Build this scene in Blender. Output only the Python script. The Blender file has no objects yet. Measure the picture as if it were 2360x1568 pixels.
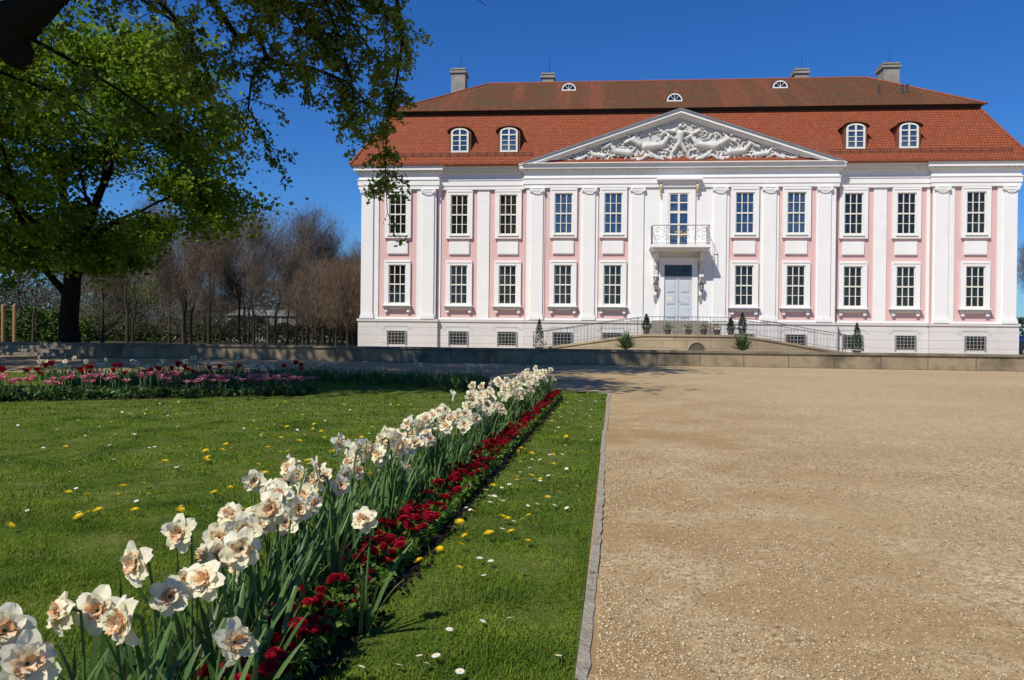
import bpy, math, random
import numpy as np
from mathutils import Vector, Matrix, Euler
R=random.Random(7); NR=np.random.default_rng(11)
SC=bpy.context.scene; COL=SC.collection
pi=math.pi
# ------------------------------------------------------------------ materials
def newmat(name):
    m=bpy.data.materials.new(name); m.use_nodes=True
    nt=m.node_tree; b=nt.nodes['Principled BSDF']
    return m,nt,b
def c4(c): return (c[0],c[1],c[2],1)
def mixc(nt,fac,a,b,blend='MIX'):
    n=nt.nodes.new('ShaderNodeMix'); n.data_type='RGBA'; n.blend_type=blend
    if isinstance(fac,(int,float)): n.inputs[0].default_value=fac
    else: nt.links.new(fac,n.inputs[0])
    for i,v in ((6,a),(7,b)):
        if isinstance(v,tuple): n.inputs[i].default_value=c4(v)
        else: nt.links.new(v,n.inputs[i])
    return n.outputs[2]
def noise(nt,vec,scale,detail=4,rough=.55):
    n=nt.nodes.new('ShaderNodeTexNoise'); n.inputs['Scale'].default_value=scale
    n.inputs['Detail'].default_value=detail; n.inputs['Roughness'].default_value=rough
    if vec: nt.links.new(vec,n.inputs['Vector'])
    return n.outputs['Fac']
def ramp(nt,fac,a,b,c=0,d=1):
    n=nt.nodes.new('ShaderNodeMapRange'); n.inputs[1].default_value=a; n.inputs[2].default_value=b; n.inputs[3].default_value=c; n.inputs[4].default_value=d
    nt.links.new(fac,n.inputs[0]); return n.outputs[0]
def mul(nt,a,k,op='MULTIPLY'):
    n=nt.nodes.new('ShaderNodeMath'); n.operation=op; nt.links.new(a,n.inputs[0])
    if isinstance(k,(int,float)): n.inputs[1].default_value=k
    else: nt.links.new(k,n.inputs[1])
    return n.outputs[0]
def objco(nt): return nt.nodes.new('ShaderNodeTexCoord').outputs['Object']
def bumpn(nt,b,h,strength,dist=.02):
    n=nt.nodes.new('ShaderNodeBump'); n.inputs['Strength'].default_value=strength; n.inputs['Distance'].default_value=dist
    nt.links.new(h,n.inputs['Height']); nt.links.new(n.outputs[0],b.inputs['Normal'])
def basic(name,c1,c2=None,scale=3,rough=.7,bump=0,bscale=40,spec=.3,metal=0,dist=.02):
    m,nt,b=newmat(name)
    b.inputs['Roughness'].default_value=rough; b.inputs['Specular IOR Level'].default_value=spec; b.inputs['Metallic'].default_value=metal
    v=objco(nt)
    if c2 is None: c2=tuple(x*.86 for x in c1)
    f=ramp(nt,noise(nt,v,scale,6),.3,.7)
    nt.links.new(mixc(nt,f,c1,c2),b.inputs['Base Color'])
    if bump: bumpn(nt,b,noise(nt,v,bscale,5),bump,dist)
    return m
def leafm(name,c1,c2,trans=.35,rough=.55,c3=None,nscale=.5,spec=.25,c4_=None,ns4=3):
    m,nt,b=newmat(name)
    r=nt.nodes.new('ShaderNodeNewGeometry').outputs['Random Per Island']
    col=mixc(nt,r,c1,c2)
    if c3:
        f=ramp(nt,noise(nt,objco(nt),nscale,3),.42,.62); col=mixc(nt,f,col,c3)
    if c4_:
        f=ramp(nt,noise(nt,objco(nt),ns4,5,.65),.52,.68); col=mixc(nt,mul(nt,f,.6),col,c4_)
    nt.links.new(col,b.inputs['Base Color']); b.inputs['Roughness'].default_value=rough; b.inputs['Specular IOR Level'].default_value=spec
    if trans>0:
        t=nt.nodes.new('ShaderNodeBsdfTranslucent'); nt.links.new(col,t.inputs['Color'])
        mx=nt.nodes.new('ShaderNodeMixShader'); mx.inputs[0].default_value=trans
        nt.links.new(b.outputs[0],mx.inputs[1]); nt.links.new(t.outputs[0],mx.inputs[2])
        nt.links.new(mx.outputs[0],nt.nodes['Material Output'].inputs['Surface'])
    return m
def brickm(name,c1,c2,mortar,w,h,ms=.015,nz=None,nf=.6,bump=.5,rough=.75,dist=.03,nscale=.5,streak=None,blotch=None):
    m,nt,b=newmat(name)
    uv=nt.nodes.new('ShaderNodeUVMap').outputs[0]
    t=nt.nodes.new('ShaderNodeTexBrick'); nt.links.new(uv,t.inputs['Vector'])
    t.inputs['Scale'].default_value=1; t.inputs['Brick Width'].default_value=w; t.inputs['Row Height'].default_value=h
    t.inputs['Mortar Size'].default_value=ms; t.inputs['Mortar Smooth'].default_value=.4
    t.inputs['Color1'].default_value=c4(c1); t.inputs['Color2'].default_value=c4(c2); t.inputs['Mortar'].default_value=c4(mortar)
    col=t.outputs['Color']; v=objco(nt)
    if nz: 
        f=ramp(nt,noise(nt,v,nscale,7,.65),.45,.65)
        col=mixc(nt,mul(nt,f,nf),col,nz)
    if streak:
        mp=nt.nodes.new('ShaderNodeMapping'); nt.links.new(v,mp.inputs['Vector']); mp.inputs['Scale'].default_value=(.55,.05,.05)
        f=ramp(nt,noise(nt,mp.outputs[0],1.0,6,.7),.50,.66); col=mixc(nt,mul(nt,f,.75),col,streak)
    if blotch:
        f=ramp(nt,noise(nt,v,3.5,6,.7),.5,.75); col=mixc(nt,mul(nt,f,.7),col,blotch)
    nt.links.new(col,b.inputs['Base Color']); b.inputs['Roughness'].default_value=rough; b.inputs['Specular IOR Level'].default_value=.15
    inv=nt.nodes.new('ShaderNodeMath'); inv.operation='SUBTRACT'; inv.inputs[0].default_value=1; nt.links.new(t.outputs['Fac'],inv.inputs[1])
    bumpn(nt,b,inv.outputs[0],bump,dist)
    return m
# ------------------------------------------------------------------ mesh builder
class MB:
    def __init__(s): s.v=[]; s.f=[]; s.m=[]
    def add(s,vs,fs,mi=0):
        o=len(s.v); s.v+= [tuple(v) for v in vs]
        for f in fs: s.f.append(tuple(i+o for i in f)); s.m.append(mi)
    def box(s,x0,x1,y0,y1,z0,z1,mi=0):
        s.add([(x0,y0,z0),(x1,y0,z0),(x1,y1,z0),(x0,y1,z0),(x0,y0,z1),(x1,y0,z1),(x1,y1,z1),(x0,y1,z1)],
              [(0,3,2,1),(4,5,6,7),(0,1,5,4),(1,2,6,5),(2,3,7,6),(3,0,4,7)],mi)
    def prism(s,out,z0,z1,mi=0):
        n=len(out); s.add([(x,y,z0) for x,y in out]+[(x,y,z1) for x,y in out],
          [tuple(range(n))[::-1],tuple(range(n,2*n))]+[(i,(i+1)%n,(i+1)%n+n,i+n) for i in range(n)],mi)
    def prism_xz(s,out,y0,y1,mi=0):
        n=len(out); s.add([(x,y0,z) for x,z in out]+[(x,y1,z) for x,z in out],
          [tuple(range(n)),tuple(range(n,2*n))[::-1]]+[((i+1)%n,i,i+n,(i+1)%n+n) for i in range(n)],mi)
    def prism_yz(s,out,x0,x1,mi=0):
        n=len(out); s.add([(x0,y,z) for y,z in out]+[(x1,y,z) for y,z in out],
          [tuple(range(n))[::-1],tuple(range(n,2*n))]+[(i,(i+1)%n,(i+1)%n+n,i+n) for i in range(n)],mi)
    def tube(s,pts,rad,n=6,mi=0,cap=True):
        pts=[Vector(p) for p in pts]
        if not isinstance(rad,(list,tuple)): rad=[rad]*len(pts)
        vs=[];fs=[];prev=None
        for i,p in enumerate(pts):
            d=(pts[min(i+1,len(pts)-1)]-pts[max(i-1,0)])
            d=d.normalized() if d.length>1e-9 else Vector((0,0,1))
            a=prev if prev is not None else (Vector((1,0,0)) if abs(d.x)<.8 else Vector((0,1,0)))
            a=(a-d*a.dot(d)); a=a.normalized() if a.length>1e-6 else d.orthogonal().normalized()
            prev=a; b=d.cross(a)
            for k in range(n):
                t=2*pi*k/n; vs.append(p+(a*math.cos(t)+b*math.sin(t))*rad[i])
        for i in range(len(pts)-1):
            for k in range(n):
                fs.append((i*n+k,i*n+(k+1)%n,(i+1)*n+(k+1)%n,(i+1)*n+k))
        if cap and n>2: fs.append(tuple(range(n))[::-1]); L=(len(pts)-1)*n; fs.append(tuple(range(L,L+n)))
        s.add(vs,fs,mi)
    def capsule(s,p0,p1,r0,r1,n=8,mi=0):
        p0=Vector(p0);p1=Vector(p1);d=(p1-p0); L=d.length
        d=d/L if L>1e-6 else Vector((0,0,1))
        pts=[p0-d*r0,p0-d*r0*.7,p0,p1,p1+d*r1*.7,p1+d*r1]; s.tube(pts,[r0*.05,r0*.7,r0,r1,r1*.7,r1*.05],n,mi)
    def lathe(s,prof,n=12,c=(0,0,0),mi=0):
        vs=[];fs=[]
        for r,z in prof:
            for k in range(n): vs.append((c[0]+r*math.cos(2*pi*k/n),c[1]+r*math.sin(2*pi*k/n),c[2]+z))
        for i in range(len(prof)-1):
            for k in range(n): fs.append((i*n+k,i*n+(k+1)%n,(i+1)*n+(k+1)%n,(i+1)*n+k))
        fs.append(tuple(range(n))[::-1]); L=(len(prof)-1)*n; fs.append(tuple(range(L,L+n)))
        s.add(vs,fs,mi)
    def xf(s,M,start=0):
        for i in range(start,len(s.v)): s.v[i]=tuple(M@Vector(s.v[i]))
    def mesh(s,name,mats,smooth=False,uv=False):
        me=bpy.data.meshes.new(name); me.from_pydata(s.v,[],s.f)
        for m in (mats if isinstance(mats,(list,tuple)) else [mats]): me.materials.append(m)
        if len(me.materials)>1: me.polygons.foreach_set('material_index',s.m)
        if smooth: me.polygons.foreach_set('use_smooth',[True]*len(me.polygons))
        me.update()
        if uv: slopeuv(me)
        return me
    def obj(s,name,mats,parent=None,smooth=False,uv=False,loc=None):
        return mk(name,s.mesh(name,mats,smooth,uv),parent,loc)
def slopeuv(me):
    l=me.uv_layers.new(name='UVMap')
    for p in me.polygons:
        n=p.normal; t=Vector((0,0,1)).cross(n)
        t=t.normalized() if t.length>1e-3 else Vector((1,0,0))
        w=n.cross(t)
        for li in p.loop_indices:
            co=me.vertices[me.loops[li].vertex_index].co; l.data[li].uv=(co.dot(t),co.dot(w))
def mk(name,me,parent=None,loc=None,rz=None):
    o=bpy.data.objects.new(name,me); COL.objects.link(o)
    if parent: o.parent=parent
    if loc: o.location=loc
    if rz is not None: o.rotation_euler=(0,0,rz)
    return o
def empty(name,loc=(0,0,0),rz=0,parent=None):
    o=mk(name,None,parent,loc,rz); o.empty_display_size=.2; return o
def tag(o,label,cat=None,group=None,kind=None):
    o['label']=label
    if cat: o['category']=cat
    if group: o['group']=group
    if kind: o['kind']=kind
    return o
def npmesh(name,V,F,mats,smooth=False,mi=None):
    me=bpy.data.meshes.new(name); V=np.asarray(V,dtype=np.float32); F=np.asarray(F,dtype=np.int32)
    nf,k=F.shape
    me.vertices.add(len(V)); me.vertices.foreach_set('co',V.ravel())
    me.loops.add(nf*k); me.loops.foreach_set('vertex_index',F.ravel())
    me.polygons.add(nf); me.polygons.foreach_set('loop_start',np.arange(0,nf*k,k,dtype=np.int32))
    for m in (mats if isinstance(mats,(list,tuple)) else [mats]): me.materials.append(m)
    if mi is not None: me.polygons.foreach_set('material_index',np.asarray(mi,dtype=np.int32))
    if smooth: me.polygons.foreach_set('use_smooth',np.ones(nf,dtype=bool))
    me.update(calc_edges=True); return me
def leafquads(C,size,asp=.6,up=.0,rng=NR):
    n=len(C); a=rng.normal(size=(n,3)); a[:,2]*=(1-up*.6); a/=np.linalg.norm(a,axis=1)[:,None]
    b=rng.normal(size=(n,3)); b-=a*(a*b).sum(1)[:,None]; b/=np.linalg.norm(b,axis=1)[:,None]
    s=(size*rng.uniform(.6,1.3,n))[:,None]
    nrm=np.cross(a,b)
    V=np.stack([C-a*s*.5, C+b*s*asp*.5+nrm*s*.1, C+a*s*.5, C-b*s*asp*.5+nrm*s*.1],1).reshape(-1,3)
    F=np.arange(n*4).reshape(n,4); return V,F
# ------------------------------------------------------------------ world / sun / camera
w=bpy.data.worlds.new("World"); SC.world=w; w.use_nodes=True; nt=w.node_tree
sky=nt.nodes.new('ShaderNodeTexSky'); sky.sky_type='NISHITA'; sky.sun_disc=False
S=Vector((-.50,-.66,1.0)).normalized()
sky.sun_elevation=math.asin(S.z); sky.sun_rotation=math.atan2(S.x,S.y)
sky.altitude=0; sky.air_density=1.0; sky.dust_density=.3; sky.ozone_density=3.0
hs=nt.nodes.new('ShaderNodeHueSaturation'); hs.inputs['Saturation'].default_value=1.25; hs.inputs['Value'].default_value=.95
nt.links.new(sky.outputs[0],hs.inputs['Color'])
nt.links.new(mixc(nt,1.0,hs.outputs[0],(.60,1.04,1.62),'MULTIPLY'),nt.nodes['Background'].inputs['Color'])
nt.nodes['Background'].inputs['Strength'].default_value=.073
sl=bpy.data.lights.new('sun','SUN'); sl.energy=5.0; sl.angle=math.radians(.5); sl.color=(1,.94,.82)
so=bpy.data.objects.new('sun',sl); COL.objects.link(so); so.rotation_euler=S.to_track_quat('Z','Y').to_euler(); so.location=(-20,-25,40)
cam=bpy.data.cameras.new('camera'); cam.sensor_width=36; cam.lens=27.58; cam.clip_end=1500; cam.clip_start=.05
co=bpy.data.objects.new('camera',cam); COL.objects.link(co); SC.camera=co
co.matrix_world=Matrix.Translation((0,0,1.0))@Matrix.Rotation(pi/2-11/1808,4,'X')@Matrix.Rotation(.01,4,'Z')
SC.view_settings.view_transform='Standard'; SC.view_settings.look='None'; SC.view_settings.exposure=0
# ------------------------------------------------------------------ material library
WHITE=basic('white_render',(.81,.80,.785),(.75,.74,.73),1.2,.75,.15,30)
PLASTER=brickm('plinth_render',(.61,.59,.58),(.62,.60,.59),(.40,.37,.36),9.0,.47,.012,nz=(.50,.47,.44),nf=.5,bump=.4)
PINK=basic('pink_render',(.67,.45,.43),(.63,.42,.405),1.5,.8,.1,40)
RELIEF=basic('relief_stucco',(.58,.56,.53),(.50,.48,.45),2,.8,.2,20)
FRAME=basic('cream_paint',(.74,.72,.64),(.68,.66,.58),2,.5)
ROOFL=brickm('red_roof_tiles',(.36,.088,.036),(.27,.066,.03),(.12,.034,.018),.17,.19,.028,nz=(.21,.062,.032),nf=.7,bump=.7,nscale=.7,blotch=(.31,.10,.045))
ROOFU=brickm('mossy_brown_tiles',(.19,.075,.033),(.135,.056,.026),(.06,.027,.014),.17,.19,.028,nz=(.085,.058,.026),nf=.85,bump=.8,nscale=.6,blotch=(.21,.085,.04),streak=(.22,.066,.034))
ZINC=basic('zinc',(.22,.24,.26),(.16,.18,.2),2,.5,0,10,.5,.3)
DARK=basic('dark_metal',(.03,.03,.033),(.045,.045,.048),5,.5,0,10,.5)
CHIM=basic('chimney_render',(.34,.32,.28),(.22,.21,.19),2,.9,.4,20)
GOLD=basic('gilding',(.6,.42,.1),None,3,.4,0,10,.5,.6)
DOORM=basic('door_paint',(.54,.58,.62),(.49,.53,.58),2,.5)
SAND=brickm('ashlar_sandstone',(.40,.33,.22),(.36,.29,.20),(.16,.13,.09),.9,.4,.012,nz=(.25,.2,.13),nf=.7,bump=.5,blotch=(.33,.27,.17))
def glassm(name,c1,c2,rough=.06,spec=.6):
    m,nt,b=newmat(name); r=nt.nodes.new('ShaderNodeObjectInfo').outputs['Random']
    v=objco(nt); f=noise(nt,v,1.3,3); f=ramp(nt,f,.4,.7)
    nt.links.new(mixc(nt,mul(nt,f,r),c1,c2),b.inputs['Base Color'])
    b.inputs['Roughness'].default_value=rough; b.inputs['Specular IOR Level'].default_value=spec
    bumpn(nt,b,noise(nt,v,2.5,2),.12,.05)
    return m
GLASS=glassm('window_glass',(.006,.007,.008),(.075,.065,.045))
GLASSB=glassm('painted_sky_glass',(.02,.05,.12),(.12,.15,.18),spec=.9)  # blue sky reflection is put into the base colour
# ------------------------------------------------------------------ PALACE
TH=4.75*pi/180
PO=Vector((9.73,46.49,0))
palace=empty('palace',PO,-TH)
tag(palace,"white and pink baroque palace with a red mansard roof","palace")
def L2W(x,y,z=0):
    return Vector((PO.x+x*math.cos(TH)+y*math.sin(TH), PO.y-x*math.sin(TH)+y*math.cos(TH), z))
YO,YM,YR=-.25,0,-.4
def outline(p):
    h=[(-19-p,14+p),(-19-p,YO-p),(-14.4+p,YO-p),(-14.4+p,YM-p),(-8.95-p,YM-p),(-8.95-p,YR-p)]
    return h+[(-x,y) for x,y in reversed(h)]
b=MB(); b.prism(outline(0),1.9,9.8); b.obj('wall',PINK,palace)
b=MB(); b.prism(outline(.14),0,1.78); b.prism(outline(.2),1.78,1.93); b.obj('plinth',PLASTER,palace,uv=True)
b=MB()
for p,z0,z1 in ((.16,9.76,9.98),(.20,9.98,10.3),(.24,10.3,10.36),(.15,10.36,10.68),(.22,10.68,10.76),(.30,10.76,10.86),(.42,10.86,11.06),(.46,11.06,11.12)):
    b.prism(outline(p),z0,z1)
for sec,(xa,xb,y) in enumerate(((-19,-14.4,YO),(-14.2,-9.2,YM),(-8.9,8.9,YR),(9.2,14.2,YM),(14.4,19,YO))):
    n=int((xb-xa)/.28)
    for i in range(n+1):
        x=xa+(xb-xa)*i/n; b.box(x-.06,x+.06,y-.30,y-.20,10.765,10.855)
b.obj('entablature',WHITE,palace)
b=MB()
def band(x0,x1,z0,z1,y): 
    b.box(x0,x1,y-.07,y+.05,z0,z1)
for sg in (-1,1):
    for x0,x1,y in ((-19.0,-17.92,YO),(-15.58,-14.4,YO),(-14.33,-14.15,YM),(-11.93,-11.2,YM),(-9.03,-8.95,YM),(-8.95,-7.85,YR),(-5.75,-4.69,YR)):
        a,c=(x0,x1) if sg<0 else (-x1,-x0); band(a,c,1.93,9.76,y)
band(-2.91,2.91,1.93,9.76,YR)
for sg in (-1,1):
    for x0,x1,y in ((-17.92,-15.58,YO),(-14.15,-11.93,YM),(-11.2,-9.03,YM),(-7.85,-5.75,YR),(-4.69,-2.91,YR)):
        a,c=(x0,x1) if sg<0 else (-x1,-x0); b.box(a,c,y-.068,y+.05,1.932,2.03)
b.obj('wall_band',WHITE,palace)
def pil_mesh():
    b=MB(); y=-.07
    b.box(-.35,.35,y-.10,y,2.25,9.50); b.box(-.42,.42,y-.16,y,1.935,2.12); b.box(-.38,.38,y-.13,y,2.12,2.25)
    return b.mesh('pilaster',WHITE)
def cap_mesh():
    b=MB(); y=-.07
    b.box(-.37,.37,y-.13,y,9.50,9.54); b.box(-.44,.44,y-.18,y,9.71,9.757)
    for sx in (-1,1):
        b.tube([(sx*.36,y-.18,9.62),(sx*.36,y,9.62)],.095,12); b.tube([(sx*.36,y-.20,9.62),(sx*.36,y-.18,9.62)],.04,8)
    b.box(-.3,.3,y-.15,y,9.54,9.71)
    for k in range(5): b.capsule((-.2+.1*k,y-.15,9.6),(-.2+.1*k,y-.15,9.66),.03,.025,6)
    b.tube([(-.34,y-.15,9.54),(-.2,y-.17,9.47),(0,y-.17,9.44),(.2,y-.17,9.47),(.34,y-.15,9.54)],.028,6)
    return b.mesh('capital',WHITE)
pm,cm=pil_mesh(),cap_mesh()
for x,y in ((18.6,YO),(14.87,YO),(8.3,YR),(5.22,YR),(2.38,YR)):
    for sg in (-1,1):
        o=mk('pilaster',pm,palace,(sg*x,y,0)); mk('capital',cm,o)
def win_meshes(z0,z1,s0,s1,sill):
    W=.53; OW=.80
    b=MB(); b.box(-OW,-W,-.15,.0,s0,s1); b.box(W,OW,-.15,0,s0,s1); b.box(-W,W,-.15,0,z1,s1); b.box(-W,W,-.15,0,s0,z0)
    b.box(-OW+.06,OW-.06,-.18,-.15,s1-.12,s1-.04)
    ms=b.mesh('window',WHITE)
    b=MB(); y0,y1=-.075,-.035
    b.box(-W,-W+.06,y0,y1,z0,z1); b.box(W-.06,W,y0,y1,z0,z1); b.box(-W+.06,W-.06,y0,y1,z0,z0+.07); b.box(-W+.06,W-.06,y0,y1,z1-.06,z1)
    zm=z0+(z1-z0)*.5
    b.box(-W+.06,W-.06,y0-.02,y1,zm-.04,zm+.04)
    for x in (-.17,.17):
        b.box(x-.025,x+.025,y0-.005,y1,z0+.07,zm-.04); b.box(x-.025,x+.025,y0-.005,y1,zm+.04,z1-.06)
    for zz in (z0+(z1-z0)*.26,z0+(z1-z0)*.75): 
        for xa,xb in ((-W+.06,-.195),(-.145,.145),(.195,W-.06)): b.box(xa,xb,y0+.004,y1,zz-.018,zz+.018)
    mf=b.mesh('window_frame',FRAME)
    b=MB(); b.box(-W+.01,W-.01,-.03,-.012,z0+.01,z1-.01); mg=b.mesh('window_glass',GLASS); 
    b2=MB(); b2.box(-W+.01,W-.01,-.03,-.012,z0+.01,z1-.01); mgb=b2.mesh('window_glass',GLASSB)
    b=MB(); 
    if sill:
        b.box(-.88,.88,-.30,0,s0-.07,s0-.003,0); b.box(-.9,.9,-.33,0,s0-.095,s0-.07,1)
        b.box(-.80,.80,-.2,0,s0-.19,s0-.095,0)
        for sx in (-1,1): b.box(sx*.68-.09,sx*.68+.09,-.17,0,s0-.36,s0-.19,0); b.tube([(sx*.68-.08,-.13,s0-.4),(sx*.68+.08,-.13,s0-.4)],.05,8)
        b.prism_xz([(-.55,s0-.19),(.55,s0-.19),(.45,s0-.25),(-.45,s0-.25)],-.12,-.0,0)
    else:
        b.box(-.62,.62,-.21,-.153,z0-.09,z0-.02,0)
    return ms,mf,mg,mgb,b.mesh('window_sill',[WHITE,ZINC])
UP=win_meshes(7.05,9.45,6.81,9.74,False); LO=win_meshes(2.85,5.2,2.77,5.47,True)
BAYS=[(16.74,YO),(13.02,YM),(10.06,YM),(6.73,YR),(3.80,YR)]
b=MB(); b.box(-.62,.62,-.10,0,5.86,6.63); b.box(-.58,.58,-.115,-.10,5.9,6.59); plq=b.mesh('wall_plaque',WHITE)
for x,y in BAYS:
    for sg in (-1,1):
        for M in (UP,LO):
            o=mk('window',M[0],palace,(sg*x,y,0)); mk('window_frame',M[1],o)
            mk('window_glass',M[3] if (M is UP and y==YR) else M[2],o); mk('window_sill',M[4],o)
        mk('wall_plaque',plq,palace,(sg*x,y,0))
b=MB(); b.box(-.56,.56,-.165,-.145,.42,1.19); bw=b.mesh('basement_window',GLASS)
b=MB()
for i in range(6): x=-.5+i/5; b.box(x-.010,x+.010,-.22,-.20,.42,1.19)
for i in range(4): z=.5+i*.2; b.box(-.55,.55,-.20,-.185,z-.009,z+.009)
b.box(-.60,-.56,-.23,-.14,.38,1.23); b.box(.56,.60,-.23,-.14,.38,1.23); b.box(-.56,.56,-.23,-.14,1.19,1.23)
gr=b.mesh('window_grille',basic('pale_iron',(.40,.40,.40)))
b=MB()
b.tube([(-.95,-.142,1.3),(-.75,-.142,1.3),(-.68,-.142,1.48),(.68,-.142,1.48),(.75,-.142,1.3),(.95,-.142,1.3)],.012,4); ln=b.mesh('window_moulding',CHIM)
for x,y in BAYS:
    for sg in (-1,1):
        o=mk('basement_window',bw,palace,(sg*x,y,0)); mk('window_grille',gr,o); mk('window_moulding',ln,o)
y=YR-.07
b=MB(); b.box(-.95,-.6,y-.12,y,6.32,9.76); b.box(.6,.95,y-.12,y,6.32,9.76); b.box(-.6,.6,y-.12,y,9.42,9.76)
b.box(-1.3,1.3,y-.45,y,10.14,10.24); b.box(-1.2,1.2,y-.36,y,10.02,10.14); b.box(-1.1,1.1,y-.22,y,9.76,10.02)
o=b.obj('balcony_door',WHITE,palace)
b=MB()
for xa,xb in ((-.6,-.5),(.5,.6),(-.06,.06)): b.box(xa,xb,y-.09,y-.02,6.32,9.42)
for sx in (-.28,.28):
    for zz in (6.36,7.0,7.6,8.3,8.86,9.38):
        h=.07 if zz==8.3 else .035; b.box(sx-.22,sx+.22,y-.08,y-.02,zz-h,zz+h)
b.obj('door_frame',FRAME,o)
b=MB(); b.box(-.59,.59,y-.03,y-.01,6.33,9.41); b.obj('window_glass',GLASSB,o)
for sx in (-1,1):
    b=MB()
    b.tube([(sx*1.05,y-.2,9.95),(sx*1.05,y-.28,9.75),(sx*1.05,y-.16,9.55),(sx*1.05,y-.12,9.2)],[.08,.09,.06,.03],8)
    b.capsule((sx*1.05,y-.14,9.3),(sx*1.05,y-.14,9.34),.06,.06)
    b.obj('gilded_console',basic('pale_gold',(.62,.52,.28),(.5,.45,.33),8,.5),palace,True)
b=MB(); b.box(-1.12,-.80,y-.14,y,1.94,5.42); b.box(.80,1.12,y-.14,y,1.94,5.42); b.box(-.8,.8,y-.14,y,5.22,5.42)
b.box(-1.2,1.2,y-.2,y,5.42,5.62)
o=b.obj('entrance_door',WHITE,palace)
for sx in (-1,1):
    b=MB()
    xa,xb=(-.78,-.035) if sx<0 else (.035,.78)
    b.box(xa,xb,y-.05,y-.01,1.96,4.42)
    for z0,z1 in ((2.1,2.75),(2.9,3.45),(3.6,4.3)): 
        b.box(xa+.12,xb-.12,y-.07,y-.05,z0,z1); b.box(xa+.17,xb-.17,y-.085,y-.07,z0+.05,z1-.05)
    if sx>0: b.box(-.03,.03,y-.09,y-.01,1.96,4.42); b.box(-.8,.8,y-.1,y-.01,4.42,4.54)
    b.obj('door_leaf',DOORM,o)
b=MB(); b.box(-.78,.78,y-.03,y-.01,4.54,5.2); b.obj('door_transom_glass',GLASS,o)
b=MB()
for k in range(-3,4): b.box(k*.22-.012,k*.22+.012,y-.06,y-.035,4.55,5.2)
b.box(-.78,.78,y-.062,y-.033,4.86,4.89); b.obj('transom_bars',DARK,o)
b=MB(); b.tube([(.08,y-.06,3.1),(.08,y-.13,3.12),(.16,y-.13,3.1)],.014,6); b.obj('door_handle',GOLD,o)
b=MB(); b.box(-.62,-.36,y-.091,y-.087,3.12,3.32); b.obj('door_notice',basic('paper',(.75,.75,.6)),o)
b=MB(); b.box(-1.70,1.70,-1.75,y,6.12,6.28); b.box(-1.62,1.62,-1.67,y,6.03,6.12); b.box(-1.5,1.5,-1.55,y,5.95,6.03)
bal=b.obj('balcony',WHITE,palace)
b=MB()
def curl(cx,cz,r,sg):
    P=[]
    for i in range(15):
        t=i/14*2.6*pi*.75; rr=r*(1-.75*i/14); P.append((cx+sg*rr*math.cos(t),cz+rr*math.sin(t)))
    return P
for zz,rr in ((6.36,.018),(7.38,.025)):
    b.tube([(-1.6,y,zz),(-1.6,-1.66,zz),(1.6,-1.66,zz),(1.6,y,zz)],rr,6)
for i in range(13):
    x=-1.6+i*3.2/12
    if i%3==0: b.tube([(x,-1.66,6.28),(x,-1.66,7.38)],.014,5)
for sx in (-1,1):
    for k in range(5): b.tube([(sx*1.6,y-.15-.24*k,6.28),(sx*1.6,y-.15-.24*k,7.38)],.012,5)
    for cx in (.3,.85,1.3):
        for cz,s2 in ((6.65,1),(7.08,-1)):
            b.tube([(px,-1.66,pz) for px,pz in curl(sx*cx,cz,.2,sx*s2)],.013,5)
rl=b.obj('balcony_railing',basic('wrought_iron',(.24,.22,.18),(.15,.14,.13),8,.5),bal)
b=MB()
for k in range(-1,2): b.capsule((k*.3,-1.69,6.95),(k*.3,-1.69,7.02),.05,.05,6)
for a in range(5): b.tube([(0,-1.69,6.75),(.3*math.cos(pi*a/4),-1.69,6.75+.32*math.sin(pi*a/4))],.014,5)
b.obj('gilded_ornament',GOLD,bal)
for sx in (-1,1):
    b=MB(); prof=[(y,5.95),(y-.8,5.95),(y-.82,5.8),(y-.65,5.65),(y-.42,5.5),(y-.28,5.1),(y-.26,4.7),(y-.18,4.4),(y-.1,4.15),(y,4.0)]
    b.prism_yz(prof,sx*1.32-.12,sx*1.32+.12)
    b.tube([(sx*1.32-.15,y-.68,5.8),(sx*1.32+.15,y-.68,5.8)],.13,12); b.tube([(sx*1.32-.14,y-.2,4.55),(sx*1.32+.14,y-.2,4.55)],.09,12)
    b.capsule((sx*1.32,y-.33,5.2),(sx*1.32,y-.3,5.05),.11,.08); 
    for k in range(6): b.capsule((sx*1.32+R.uniform(-.07,.07),y-.24,4.95-.12*k),(sx*1.32,y-.21,4.9-.12*k),.045,.04,6)
    b.obj('balcony_bracket',basic('white_stucco',(.70,.69,.66),(.62,.61,.58),5),bal,False)
    b=MB(); x=sx*1.3
    b.tube([(x,y,4.35),(x,y-.3,4.38),(x,y-.34,4.22)],.015,5)
    b.lathe([(.02,.42),(.05,.40),(.15,.30),(.16,.28)],6,(x,y-.34,3.8)); b.lathe([(.1,0),(.06,-.05),(.02,-.1)],6,(x,y-.34,3.72))
    for k in range(6):
        a=k*pi/3; b.tube([(x+.09*math.cos(a),y-.34+.09*math.sin(a),3.72),(x+.15*math.cos(a),y-.34+.15*math.sin(a),4.09)],.01,4)
    l=b.obj('lantern',DARK,palace)
    b=MB(); b.lathe([(.085,0),(.13,.34)],6,(x,y-.34,3.73)); b.obj('lantern_glass',basic('lantern_glass',(.35,.36,.36),None,3,.1),l)
    b=MB(); b.prism_xz([(x-.10,3.45),(x+.10,3.45),(x+.08,3.1),(x,2.95),(x-.08,3.1)],y-.06,y); b.obj('wall_cartouche',CHIM,palace)
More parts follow.
